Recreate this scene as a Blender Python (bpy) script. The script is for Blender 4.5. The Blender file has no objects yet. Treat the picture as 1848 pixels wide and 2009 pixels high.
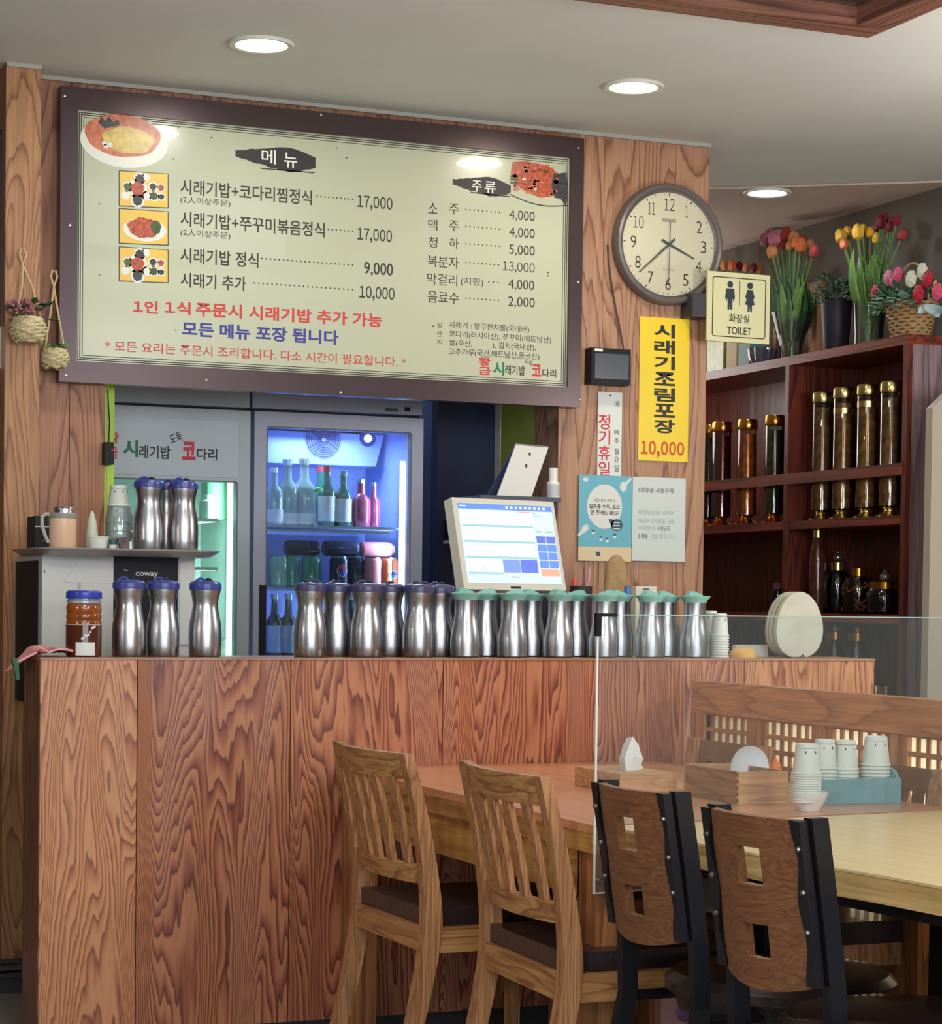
import bpy, bmesh, math, random
from mathutils import Vector, Matrix
random.seed(7)
S = bpy.context.scene
C = S.collection
PI = math.pi
# ---------------------------------------------------------------- camera
FPX, TH, ROLL, PITCH, HC = 4300.0, math.radians(22.5), 0.0125, math.radians(-1.85), 1.19
PX0, PY0 = 924.0, 1317.0
EYE = Vector((0, 0, HC))
fwd0 = Vector((math.sin(TH), math.cos(TH), 0)); rt0 = Vector((math.cos(TH), -math.sin(TH), 0)); up0 = Vector((0, 0, 1))
FW = fwd0 * math.cos(PITCH) + up0 * math.sin(PITCH)
u1 = up0 * math.cos(PITCH) - fwd0 * math.sin(PITCH)
RT = rt0 * math.cos(ROLL) + u1 * math.sin(ROLL)
UP = -rt0 * math.sin(ROLL) + u1 * math.cos(ROLL)
cd = bpy.data.cameras.new('camera'); cam = bpy.data.objects.new('camera', cd); C.objects.link(cam)
cd.sensor_fit = 'VERTICAL'; cd.sensor_height = 36.0; cd.lens = FPX / 2009 * 36.0
cd.shift_y = (PY0 - 1004.5) / 2009
cd.clip_start = 0.05; cd.clip_end = 60
mw = Matrix.Identity(4)
for i in range(3):
    mw[i][0] = RT[i]; mw[i][1] = UP[i]; mw[i][2] = -FW[i]; mw[i][3] = EYE[i]
cam.matrix_world = mw
S.camera = cam
# ---------------------------------------------------------------- world and view
w = bpy.data.worlds.new('daylight'); S.world = w; w.use_nodes = True
bg = w.node_tree.nodes['Background']; bg.inputs[0].default_value = (0.80, 0.88, 1.0, 1); bg.inputs[1].default_value = 1.6
S.view_settings.view_transform = 'Standard'; S.view_settings.look = 'None'
S.view_settings.exposure = 0.16; S.view_settings.gamma = 1.0; S.view_settings.use_curve_mapping = False
S.cycles.max_bounces = 8; S.cycles.transparent_max_bounces = 16; S.cycles.glossy_bounces = 4; S.cycles.transmission_bounces = 6
S.cycles.caustics_reflective = False; S.cycles.caustics_refractive = False
S.cycles.sample_clamp_indirect = 4.0

def area(name, loc, size, power, col=(1, 1, 1), rot=(0, 0, 0), sy=None, disk=False, spread=None):
    l = bpy.data.lights.new(name, 'AREA'); o = bpy.data.objects.new(name, l); C.objects.link(o)
    l.energy = power; l.color = col; l.size = size
    if disk: l.shape = 'DISK'
    elif sy: l.shape = 'RECTANGLE'; l.size_y = sy
    if spread: l.spread = spread
    o.location = loc; o.rotation_euler = rot
    return o
CEIL = 2.765
# daylight from the shop front behind the camera, and unseen fill lights added to lift the ceiling and walls
area('window_light', (1.0, -3.3, 1.5), 5.5, 115, (0.86, 0.93, 1.0), (math.radians(90), 0, 0), 2.2)
def add_fill(loc, power, col=(1.0, 0.965, 0.925), r=0.16):  # bare point light added as fill, no lamp body belongs to it
    l = bpy.data.lights.new('added_fill', 'POINT'); o = bpy.data.objects.new('added_fill', l); C.objects.link(o)
    l.energy = power; l.color = col; l.shadow_soft_size = r; o.location = loc
for x, y, z, e in ((-0.6, 0.8, 2.0, 50), (2.9, 0.4, 2.0, 62), (0.9, 2.9, 2.28, 38), (2.5, 2.6, 2.12, 28), (-0.9, 4.2, 1.5, 20), (4.1, 4.6, 1.85, 44)): add_fill((x, y, z), e)
add_fill((4.1, 8.7, 2.2), 14, r=.3)  # added fill brightening the passage
area('added_bench_fill', (3.4, 4.1, .62), .4, 14, (1, .97, .9), (0, math.radians(90), 0), 1.9)  # added behind the lattice to make its paper look bright
area('kitchen_light', (2.9, 7.9, 2.3), 0.5, 8, (0.6, 0.75, 1.0))

# ---------------------------------------------------------------- pixel of the photograph -> point on a known plane of the room
def ray(px, py): return FW * FPX + RT * (px - PX0) + UP * (PY0 - py)
def onY(px, py, Y): d = ray(px, py); return EYE + d * (Y / d.y)
def onX(px, py, X): d = ray(px, py); return EYE + d * (X / d.x)
def onZ(px, py, Z): d = ray(px, py); return EYE + d * ((Z - HC) / d.z)

# ---------------------------------------------------------------- materials
def lin(c):
    c = c / 255.0
    return c / 12.92 if c <= 0.04045 else ((c + 0.055) / 1.055) ** 2.4
def rgb(r, g, b): return (lin(r), lin(g), lin(b), 1)
MATS = {}
def mat(name, col, rough=0.5, metal=0.0, noise=0.0, nscale=20, bump=0.0, emit=None, estr=0, coat=0.0, spec=0.5, trans=0.0, alpha=1.0, ior=1.45, aniso=0.0):
    if name in MATS: return MATS[name]
    m = bpy.data.materials.new(name); m.use_nodes = True; MATS[name] = m
    nt = m.node_tree; N = nt.nodes; L = nt.links; b = N['Principled BSDF']
    c = rgb(*col)
    b.inputs['Base Color'].default_value = c; b.inputs['Roughness'].default_value = rough; b.inputs['Metallic'].default_value = metal
    b.inputs['Coat Weight'].default_value = coat; b.inputs['Specular IOR Level'].default_value = spec
    b.inputs['Transmission Weight'].default_value = trans; b.inputs['IOR'].default_value = ior; b.inputs['Alpha'].default_value = alpha
    if aniso: b.inputs['Anisotropic'].default_value = aniso
    if emit: b.inputs['Emission Color'].default_value = rgb(*emit); b.inputs['Emission Strength'].default_value = estr
    tc = N.new('ShaderNodeTexCoord'); nz = N.new('ShaderNodeTexNoise'); nz.inputs['Scale'].default_value = nscale; nz.inputs['Detail'].default_value = 3
    L.new(tc.outputs['Object'], nz.inputs['Vector'])
    if noise:
        r = N.new('ShaderNodeValToRGB'); r.color_ramp.elements[0].position = 0.3; r.color_ramp.elements[1].position = 0.7
        r.color_ramp.elements[0].color = tuple(max(0, c[i] * (1 - noise)) for i in range(3)) + (1,)
        r.color_ramp.elements[1].color = tuple(min(1, c[i] * (1 + noise)) for i in range(3)) + (1,)
        L.new(nz.outputs['Fac'], r.inputs['Fac']); L.new(r.outputs['Color'], b.inputs['Base Color'])
    if bump:
        bp = N.new('ShaderNodeBump'); bp.inputs['Strength'].default_value = bump; bp.inputs['Distance'].default_value = 0.01
        L.new(nz.outputs['Fac'], bp.inputs['Height']); L.new(bp.outputs['Normal'], b.inputs['Normal'])
    return m
def wood(name, light, dark, axis='Z', cross=5.0, along=0.8, rings=14, sharp=0.5, rough=0.45, mid=None, streak=0.25, bump=0.15, coat=0.0, distort=0.0, patch=0.0):
    """contour lines of a stretched noise field: the cathedral grain of flat-sawn boards and plywood"""
    if name in MATS: return MATS[name]
    m = bpy.data.materials.new(name); m.use_nodes = True; MATS[name] = m
    nt = m.node_tree; N = nt.nodes; L = nt.links; b = N['Principled BSDF']
    b.inputs['Roughness'].default_value = rough; b.inputs['Coat Weight'].default_value = coat; b.inputs['Coat Roughness'].default_value = 0.25
    tc = N.new('ShaderNodeTexCoord'); oi = N.new('ShaderNodeObjectInfo')
    vm = N.new('ShaderNodeVectorMath'); vm.operation = 'SCALE'; vm.inputs[0].default_value = (37, 53, 71); L.new(oi.outputs['Random'], vm.inputs['Scale'])
    ad = N.new('ShaderNodeVectorMath'); ad.operation = 'ADD'; L.new(tc.outputs['Object'], ad.inputs[0]); L.new(vm.outputs[0], ad.inputs[1])
    def mapped(c, a):
        mp = N.new('ShaderNodeMapping'); s = [c, c, c]; s['XYZ'.index(axis)] = a; mp.inputs['Scale'].default_value = s
        L.new(ad.outputs[0], mp.inputs['Vector']); return mp
    mp = mapped(cross, along)
    nz = N.new('ShaderNodeTexNoise'); nz.inputs['Scale'].default_value = 1.0; nz.inputs['Detail'].default_value = 1.6; nz.inputs['Roughness'].default_value = 0.42; nz.inputs['Distortion'].default_value = distort
    L.new(mp.outputs[0], nz.inputs['Vector'])
    mp3 = mapped(cross * 7, along * 7)
    n3 = N.new('ShaderNodeTexNoise'); n3.inputs['Scale'].default_value = 1.0; n3.inputs['Detail'].default_value = 2.0; L.new(mp3.outputs[0], n3.inputs['Vector'])
    m3 = N.new('ShaderNodeMath'); m3.operation = 'MULTIPLY_ADD'; m3.inputs[1].default_value = 0.035; L.new(n3.outputs['Fac'], m3.inputs[0]); L.new(nz.outputs['Fac'], m3.inputs[2])
    mu = N.new('ShaderNodeMath'); mu.operation = 'MULTIPLY'; mu.inputs[1].default_value = rings; L.new(m3.outputs[0], mu.inputs[0])
    fr = N.new('ShaderNodeMath'); fr.operation = 'FRACT'; L.new(mu.outputs[0], fr.inputs[0])
    r = N.new('ShaderNodeValToRGB'); e = r.color_ramp.elements
    Lc, Dc = rgb(*light), rgb(*dark); Mc = rgb(*(mid or tuple((light[i] * 0.6 + dark[i] * 0.4) for i in range(3))))
    e[0].position = 0.0; e[0].color = Dc
    e[1].position = 1.0; e[1].color = Dc
    q = e.new(0.10); q.color = Lc
    q = e.new(0.10 + 0.55 * (1 - sharp)); q.color = Lc
    q = e.new(0.80); q.color = Mc
    L.new(fr.outputs[0], r.inputs['Fac'])
    # fine pores running with the grain
    mp2 = mapped(160, 5); n2 = N.new('ShaderNodeTexNoise'); n2.inputs['Scale'].default_value = 1.0; n2.inputs['Detail'].default_value = 2.0
    L.new(mp2.outputs[0], n2.inputs['Vector'])
    mr = N.new('ShaderNodeMapRange'); mr.inputs[1].default_value = 0.35; mr.inputs[2].default_value = 0.65; mr.inputs[3].default_value = 1 - streak; mr.inputs[4].default_value = 1 + streak * 0.4
    L.new(n2.outputs['Fac'], mr.inputs[0])
    hv = N.new('ShaderNodeVectorMath'); hv.operation = 'SCALE'; L.new(r.outputs['Color'], hv.inputs[0]); L.new(mr.outputs[0], hv.inputs['Scale'])
    out = hv.outputs[0]
    if patch:
        mp4 = mapped(1.6, 0.5); n4 = N.new('ShaderNodeTexNoise'); n4.inputs['Scale'].default_value = 1.0; L.new(mp4.outputs[0], n4.inputs['Vector'])
        m4 = N.new('ShaderNodeMapRange'); m4.inputs[1].default_value = 0.35; m4.inputs[2].default_value = 0.65; m4.inputs[3].default_value = 1 - patch; m4.inputs[4].default_value = 1 + patch * 0.5
        L.new(n4.outputs['Fac'], m4.inputs[0])
        h4 = N.new('ShaderNodeVectorMath'); h4.operation = 'SCALE'; L.new(out, h4.inputs[0]); L.new(m4.outputs[0], h4.inputs['Scale']); out = h4.outputs[0]
    L.new(out, b.inputs['Base Color'])
    if bump:
        bp = N.new('ShaderNodeBump'); bp.inputs['Strength'].default_value = bump; bp.inputs['Distance'].default_value = 0.003
        L.new(fr.outputs[0], bp.inputs['Height']); L.new(bp.outputs['Normal'], b.inputs['Normal'])
    return m
def clear(name, tint=(240, 248, 250), gloss=0.12, milky=0.0, rough=0.03):
    """thin clear sheet: see-through with a surface reflection, optionally a little milky"""
    if name in MATS: return MATS[name]
    m = bpy.data.materials.new(name); m.use_nodes = True; MATS[name] = m
    nt = m.node_tree; N = nt.nodes; L = nt.links; N.remove(N['Principled BSDF'])
    t = N.new('ShaderNodeBsdfTransparent'); t.inputs[0].default_value = rgb(*tint)
    g = N.new('ShaderNodeBsdfGlossy'); g.inputs['Roughness'].default_value = rough
    fr = N.new('ShaderNodeFresnel'); fr.inputs['IOR'].default_value = 1.45
    mf = N.new('ShaderNodeMath'); mf.operation = 'MULTIPLY'; mf.inputs[1].default_value = gloss / 0.04 * 0.5; mf.use_clamp = True
    L.new(fr.outputs[0], mf.inputs[0])
    mx = N.new('ShaderNodeMixShader'); L.new(mf.outputs[0], mx.inputs[0]); L.new(t.outputs[0], mx.inputs[1]); L.new(g.outputs[0], mx.inputs[2])
    o = mx.outputs[0]
    if milky:
        d = N.new('ShaderNodeBsdfDiffuse'); d.inputs[0].default_value = rgb(225, 235, 235)
        m2 = N.new('ShaderNodeMixShader'); m2.inputs[0].default_value = milky; L.new(o, m2.inputs[1]); L.new(d.outputs[0], m2.inputs[2]); o = m2.outputs[0]
    L.new(o, N['Material Output'].inputs['Surface'])
    return m
def steel(name, col=(200, 200, 198), rough=0.27, axis='Z'):
    if name in MATS: return MATS[name]
    m = mat(name, col, rough, 1.0); nt = m.node_tree; N = nt.nodes; L = nt.links; b = N['Principled BSDF']
    tc = N.new('ShaderNodeTexCoord'); mp = N.new('ShaderNodeMapping'); s = [400, 400, 400]; s['XYZ'.index(axis)] = 6; mp.inputs['Scale'].default_value = s
    nz = N.new('ShaderNodeTexNoise'); nz.inputs['Scale'].default_value = 1; L.new(tc.outputs['Object'], mp.inputs[0]); L.new(mp.outputs[0], nz.inputs['Vector'])
    mr = N.new('ShaderNodeMapRange'); mr.inputs[3].default_value = rough - 0.08; mr.inputs[4].default_value = rough + 0.1
    L.new(nz.outputs['Fac'], mr.inputs[0]); L.new(mr.outputs[0], b.inputs['Roughness'])
    return m

# ---------------------------------------------------------------- mesh builder
class MB:
    """collects shapes given in world coordinates minus an origin, then links them as ONE mesh object"""
    def __init__(s, org=(0, 0, 0)): s.bm = bmesh.new(); s.o = Vector(org)
    def _v(s, p): return s.bm.verts.new(Vector(p) - s.o)
    def box(s, x0, x1, y0, y1, z0, z1):
        v = [s._v((x, y, z)) for z in (z0, z1) for x, y in ((x0, y0), (x1, y0), (x1, y1), (x0, y1))]
        for f in ((3, 2, 1, 0), (4, 5, 6, 7), (0, 1, 5, 4), (1, 2, 6, 5), (2, 3, 7, 6), (3, 0, 4, 7)): s.bm.faces.new([v[i] for i in f])
        return s
    def hexa(s, pts):
        v = [s._v(p) for p in pts]
        for f in ((3, 2, 1, 0), (4, 5, 6, 7), (0, 1, 5, 4), (1, 2, 6, 5), (2, 3, 7, 6), (3, 0, 4, 7)): s.bm.faces.new([v[i] for i in f])
        return s
    def prism(s, poly, fn, lo, hi):
        """poly: 2D outline, fn(a, b, t) -> point; extruded from t=lo to t=hi"""
        A = [s._v(fn(a, b, lo)) for a, b in poly]; B = [s._v(fn(a, b, hi)) for a, b in poly]; n = len(poly)
        s.bm.faces.new(A[::-1]); s.bm.faces.new(B)
        for i in range(n): s.bm.faces.new([A[i], A[(i + 1) % n], B[(i + 1) % n], B[i]])
        return s
    def lathe(s, prof, c=(0, 0, 0), seg=28, axis='Z', cap=True, sx=1, sy=1, wob=0, rip=0):
        c = Vector(c); rings = []
        for r, h in prof:
            ring = []
            for k in range(seg):
                a = 2 * PI * k / seg; rr = r * (1 + (wob * math.sin(3 * a + h * 60) if wob else 0)) * (1 + (rip * math.cos(seg / 2 * a) if rip else 0))
                x, y = rr * math.cos(a) * sx, rr * math.sin(a) * sy
                p = (x, y, h) if axis == 'Z' else ((x, h, y) if axis == 'Y' else (h, x, y))
                ring.append(s._v(c + Vector(p)))
            rings.append(ring)
        for i in range(len(rings) - 1):
            for k in range(seg):
                s.bm.faces.new([rings[i][k], rings[i][(k + 1) % seg], rings[i + 1][(k + 1) % seg], rings[i + 1][k]])
        if cap: s.bm.faces.new(rings[0][::-1]); s.bm.faces.new(rings[-1])
        return s
    def tube(s, pts, r, seg=8, closed=False, r2=None):
        pts = [Vector(p) for p in pts]; n = len(pts); rings = []; prev = None
        for i, p in enumerate(pts):
            if closed: t = pts[(i + 1) % n] - pts[i - 1]
            else: t = (pts[min(i + 1, n - 1)] - pts[max(i - 1, 0)])
            t.normalize()
            if prev is None:
                a = Vector((0, 0, 1)) if abs(t.z) < 0.9 else Vector((1, 0, 0)); nrm = t.cross(a).normalized()
            else: nrm = (prev - t * prev.dot(t)).normalized()
            prev = nrm; bn = t.cross(nrm)
            rr = r if r2 is None else r + (r2 - r) * i / max(1, n - 1)
            rings.append([s._v(p + (nrm * math.cos(2 * PI * k / seg) + bn * math.sin(2 * PI * k / seg)) * rr) for k in range(seg)])
        m = n if closed else n - 1
        for i in range(m):
            A, B = rings[i], rings[(i + 1) % n]
            for k in range(seg): s.bm.faces.new([A[k], A[(k + 1) % seg], B[(k + 1) % seg], B[k]])
        if not closed: s.bm.faces.new(rings[0][::-1]); s.bm.faces.new(rings[-1])
        return s
    def sweep(s, pts, prof):
        """prof(i) -> list of points of the section at station i, all the same count"""
        rings = [[s._v(q) for q in prof(i)] for i in range(len(pts))]; k = len(rings[0])
        for i in range(len(rings) - 1):
            for j in range(k): s.bm.faces.new([rings[i][j], rings[i][(j + 1) % k], rings[i + 1][(j + 1) % k], rings[i + 1][j]])
        s.bm.faces.new(rings[0][::-1]); s.bm.faces.new(rings[-1]); return s
    def ball(s, c, r, sx=1, sy=1, sz=1, sub=2):
        M = Matrix.Translation(Vector(c) - s.o) @ Matrix.Diagonal((r * sx, r * sy, r * sz, 1))
        bmesh.ops.create_icosphere(s.bm, subdivisions=sub, radius=1, matrix=M); return s
    def quad(s, pts): s.bm.faces.new([s._v(p) for p in pts]); return s
    def build(s, name, m, parent=None, bevel=0, smooth=True, bseg=2, kind=None, label=None, rot=None, ang=35):
        if bevel:
            bmesh.ops.bevel(s.bm, geom=[e for e in s.bm.edges if len(e.link_faces) == 2 and e.calc_face_angle(0) > 0.6], offset=bevel, segments=bseg, affect='EDGES', profile=0.5)
        bmesh.ops.recalc_face_normals(s.bm, faces=s.bm.faces)
        me = bpy.data.meshes.new(name); s.bm.to_mesh(me); s.bm.free()
        if smooth:
            me.polygons.foreach_set('use_smooth', [True] * len(me.polygons)); me.set_sharp_from_angle(angle=math.radians(ang))
        me.materials.append(m)
        o = bpy.data.objects.new(name, me); C.objects.link(o)
        if parent: o.parent = parent
        else: o.location = s.o
        if kind: o['kind'] = kind
        if label: o['label'] = label
        return o
def thing(name, label, cat, loc=(0, 0, 0), rz=0, group=None, rx=0, ry=0):
    o = bpy.data.objects.new(name, None); C.objects.link(o); o.empty_display_size = 0.05
    o.location = loc; o.rotation_euler = (rx, ry, rz); o['label'] = label; o['category'] = cat
    if group: o['group'] = group
    return o
def tag(o, label, cat, group=None):
    o['label'] = label; o['category'] = cat
    if group: o['group'] = group
    return o
def struct(o, label=None):
    o['kind'] = 'structure'
    if label: o['label'] = label
    return o
def dup(root, loc, label, rz=None, group=None):
    r = root.copy(); C.objects.link(r); r.location = loc; r['label'] = label
    if rz is not None: r.rotation_euler.z = rz
    if group: r['group'] = group
    for ch in list(root.children):
        c = ch.copy(); C.objects.link(c); c.parent = r
        for g in list(ch.children):
            d = g.copy(); C.objects.link(d); d.parent = c
    return r
# ---------------------------------------------------------------- lettering
_tc = bpy.data.curves.new('letters', 'FONT'); _to = bpy.data.objects.new('letters', _tc); C.objects.link(_to)
def glyphs(s, bold=0.0, spacing=1.0):
    _tc.body = s; _tc.offset = bold; _tc.resolution_u = 3; _tc.space_character = spacing
    dg = bpy.context.evaluated_depsgraph_get(); dg.update()
    me = bpy.data.meshes.new_from_object(_to.evaluated_get(dg))
    vs = [v.co.copy() for v in me.vertices]; fs = [tuple(p.vertices) for p in me.polygons]; bpy.data.meshes.remove(me)
    return vs, fs
FWD = {str(k): chr(0xFF10 + k) for k in range(10)}
def number_glyphs(s, bold):
    """prices set with the Korean face's digits, closely spaced"""
    V, F, x = [], [], 0.0
    for ch in s:
        if ch == ' ': x += .22; continue
        vs, fs = glyphs(FWD.get(ch, ch), bold); a = min(v.x for v in vs); b = max(v.x for v in vs); n = len(V); k = 1.0 if ch in FWD or ch > '~' else 1.35
        V += [Vector((x + (v.x - a) * k, v.y * k, 0)) for v in vs]; F += [tuple(i + n for i in f) for f in fs]; x += (b - a) * k + .085
    return V, F
def letters(name, s, m, parent, O, ax, up, w, h, bold=0.0, spacing=1.0, shear=0.0, rot=0.0, kind=None):
    """lettering s fitted in a box w x h: O = lower left corner (parent's space), ax / up = unit directions"""
    vs, fs = (number_glyphs(s, bold) if '1' in s and len(s) < 9 else glyphs(s, bold, spacing))
    if not vs: return None
    x0 = min(v.x for v in vs); x1 = max(v.x for v in vs); y0 = min(v.y for v in vs); y1 = max(v.y for v in vs)
    O, ax, up = Vector(O), Vector(ax), Vector(up); out = []
    cr, sr = math.cos(rot), math.sin(rot)
    for v in vs:
        a = (v.x - x0) / max(1e-6, x1 - x0) * w; b = (v.y - y0) / max(1e-6, y1 - y0) * h
        a += shear * b
        if rot: a, b = cr * (a - w / 2) - sr * (b - h / 2) + w / 2, sr * (a - w / 2) + cr * (b - h / 2) + h / 2
        out.append(O + ax * a + up * b)
    me = bpy.data.meshes.new(name); me.from_pydata(out, [], fs); me.materials.append(m)
    o = bpy.data.objects.new(name, me); C.objects.link(o); o.parent = parent
    if kind: o['kind'] = kind
    return o
XA, ZA = (1, 0, 0), (0, 0, 1)
def wtext(s, px0, pyt, px1, pyb, Y, m, root, bold=0.0, name='lettering', spacing=1.0, **k):
    """lettering on a plane y=Y facing the room; photo box: left x, top and bottom y at its left end, right x"""
    a = onY(px0, pyb, Y); b = onY(px0, pyt, Y); c = onY(px1, pyb, Y)
    return letters(name, s, m, root, a - Vector(root.location), XA, ZA, c.x - a.x, b.z - a.z, bold, spacing, **k)
def flat(poly, Y, root, m, name, d=0.0006):
    """thin printed patch on a plane y=Y: poly in photo pixels"""
    mb = MB(root.location)
    pts = [onY(x, y, Y) for x, y in poly]
    mb.prism([(p.x, p.z) for p in pts], lambda a, b, t: (a, t, b), Y, Y + d)
    return mb.build(name, m, root, smooth=False)
def disc(cx, cy, r, Y, root, m, name, sz=1.0, d=0.0006, seg=24, wob=0.0):
    p = onY(cx, cy, Y); mb = MB(root.location)
    mb.prism([(p.x + r * (1 + wob * math.sin(5 * a)) * math.cos(a), p.z + r * sz * (1 + wob * math.cos(7 * a)) * math.sin(a)) for a in [2 * PI * k / seg for k in range(seg)]], lambda a, b, t: (a, t, b), Y, Y + d)
    return mb.build(name, m, root, smooth=False)
# ================================================================ materials of the room
W_PANEL = wood('oiled_plywood', (180, 118, 84), (128, 72, 50), 'Z', 5.0, 0.7, 13, 0.35, rough=0.42, streak=0.12, distort=0.25, mid=(158, 92, 66))
W_WALL = wood('pine_wall', (168, 118, 86), (112, 66, 46), 'Z', 4.0, 0.55, 24, 0.3, rough=0.5, streak=0.18, distort=0.2, mid=(158, 104, 72))
W_POST = wood('oak_post', (178, 128, 84), (126, 78, 48), 'Z', 6.0, 0.8, 26, 0.25, rough=0.5, streak=0.2, distort=0.3, mid=(164, 112, 72))
W_PILLAR = wood('pale_pine_wall', (178, 134, 104), (124, 82, 60), 'Z', 4.5, 0.5, 26, 0.25, rough=0.5, streak=0.15, distort=0.25, mid=(170, 120, 90))
W_COUNTER = wood('flame_grain_plywood', (186, 122, 84), (98, 44, 32), 'Z', 5.2, 0.62, 64, 0.6, rough=0.38, streak=0.1, distort=0.35, mid=(146, 78, 54), coat=0.15, patch=0.12)
W_COUNTER_L = wood('flame_grain_plywood_pale', (198, 138, 94), (128, 70, 46), 'Z', 5.2, 0.62, 60, 0.5, rough=0.38, streak=0.1, distort=0.35, mid=(170, 102, 66), coat=0.15, patch=0.1)
W_SIDE = wood('counter_side_wood', (136, 88, 62), (92, 56, 40), 'Z', 22, 0.9, 8, 0.4, rough=0.5, streak=0.2)
W_RED = wood('mahogany_shelf', (112, 48, 34), (62, 24, 20), 'Z', 9, 0.8, 14, 0.3, rough=0.38, streak=0.2, coat=0.1)
W_RED_Y = wood('mahogany_board', (134, 60, 44), (84, 34, 26), 'Y', 9, 0.8, 7, 0.3, rough=0.38, streak=0.2, coat=0.1)
W_CHAIR = wood('oak_chair', (184, 132, 88), (144, 94, 58), 'Z', 26, 1.6, 12, 0.2, rough=0.45, streak=0.3, coat=0.05)
W_CHAIR_Y = wood('oak_rail', (188, 138, 86), (142, 92, 54), 'Y', 22, 2.0, 6, 0.2, rough=0.4, streak=0.3, coat=0.1)
W_PLY = wood('walnut_plywood', (126, 82, 52), (104, 64, 38), 'Y', 30, 1.6, 12, 0.3, rough=0.45, streak=0.22, coat=0.1)
W_TABLE = wood('orange_tabletop', (218, 152, 110), (206, 138, 96), 'Y', 7, 0.6, 6, 0.3, rough=0.3, streak=0.08, coat=0.35, bump=0.03)
W_TEDGE = wood('table_edge', (196, 150, 84), (150, 104, 56), 'Y', 12, 0.9, 6, 0.3, rough=0.4, streak=0.2)
W_TLEG = wood('table_leg', (176, 116, 66), (124, 74, 40), 'Z', 18, 1.0, 6, 0.3, rough=0.35, streak=0.2, coat=0.2)
W_YTOP = wood('yellow_slab', (218, 198, 150), (206, 184, 134), 'Y', 14, 0.3, 8, 0.3, rough=0.32, streak=0.06, coat=0.3, bump=0.03)
W_YEDGE = wood('slab_edge', (206, 176, 120), (172, 138, 84), 'Y', 12, 0.7, 6, 0.3, rough=0.45, streak=0.2)
W_BOOTH = wood('booth_pine', (204, 140, 88), (168, 106, 62), 'Y', 10, 0.8, 14, 0.25, rough=0.42, streak=0.2, coat=0.1)
W_BOOTH_Z = wood('booth_pine_upright', (196, 134, 84), (160, 100, 60), 'Z', 14, 0.9, 7, 0.25, rough=0.42, streak=0.2)
W_BOX = wood('cedar_box', (206, 160, 116), (182, 132, 90), 'X', 20, 2.0, 7, 0.3, rough=0.5, streak=0.2)
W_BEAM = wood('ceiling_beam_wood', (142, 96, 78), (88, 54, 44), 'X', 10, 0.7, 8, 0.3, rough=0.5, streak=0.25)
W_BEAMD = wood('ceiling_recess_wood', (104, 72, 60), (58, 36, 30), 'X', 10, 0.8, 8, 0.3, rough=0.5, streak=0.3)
PLASTER = mat('ceiling_paint', (218, 220, 214), 0.85, noise=0.03, nscale=3)
PLASTER_B = mat('passage_ceiling_brown', (196, 176, 164), 0.85, noise=0.05, nscale=3)
WALLGREY = mat('grey_wall_paint', (104, 96, 86), 0.85, noise=0.08, nscale=4)
FLOORM = mat('floor_tile', (150, 146, 134), 0.35, noise=0.12, nscale=9, bump=0.05)
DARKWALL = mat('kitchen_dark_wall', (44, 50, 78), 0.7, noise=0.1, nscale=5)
LIME = mat('lime_paint', (162, 178, 76), 0.6, noise=0.08, nscale=12)
LIMEB = mat('bright_lime_plastic', (172, 208, 56), 0.45)
WHITEP = mat('white_plastic', (226, 226, 218), 0.4)
BLACKP = mat('black_plastic', (18, 18, 22), 0.5, spec=.3)
DARKG = mat('dark_grey', (58, 56, 60), 0.45)
INK = mat('ink_dark', (52, 48, 44), 0.6)
INKR = mat('ink_red', (196, 66, 62), 0.6)
INKB = mat('ink_blue', (58, 62, 140), 0.6)
INKG = mat('ink_green', (20, 120, 84), 0.6)
PAPER = mat('paper_white', (222, 226, 222), 0.6)
CHROME = mat('chrome', (220, 220, 222), 0.18, 1.0)
SCREWM = mat('screw_metal', (170, 165, 165), 0.3, 1.0)

YW = 6.70           # face of the timber wall behind the counter
# ---------------------------------------------------------------- floor, ceiling, walls
fl = struct(MB().box(-3, 6, -3.5, 10.5, -0.05, 0).build('floor', FLOORM, smooth=False), 'grey tiled floor')
CX, CY = 3.285, 5.16      # far right corner of the timber recess in the ceiling
ce = MB()
ce.box(-3, 6, CY - 0.02, 10.5, CEIL, CEIL + 0.05).box(CX - 0.02, 6, -3.5, CY - 0.02, CEIL, CEIL + 0.05).box(-3, -1.5, -3.5, CY - 0.02, CEIL, CEIL + 0.05).box(-1.5, CX - 0.02, -3.5, 3.2, CEIL, CEIL + 0.05)
ce = struct(ce.build('ceiling', PLASTER, smooth=False), 'off-white painted ceiling')
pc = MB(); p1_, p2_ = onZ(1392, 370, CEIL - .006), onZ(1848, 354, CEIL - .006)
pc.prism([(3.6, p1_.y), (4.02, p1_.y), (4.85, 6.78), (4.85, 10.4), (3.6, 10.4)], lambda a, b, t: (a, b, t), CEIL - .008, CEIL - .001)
struct(pc.build('ceiling.001', PLASTER_B, smooth=False), 'brownish ceiling of the passage beside the shelves')  # thin brownish sheet under the ceiling, starting at a slanted line
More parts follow.
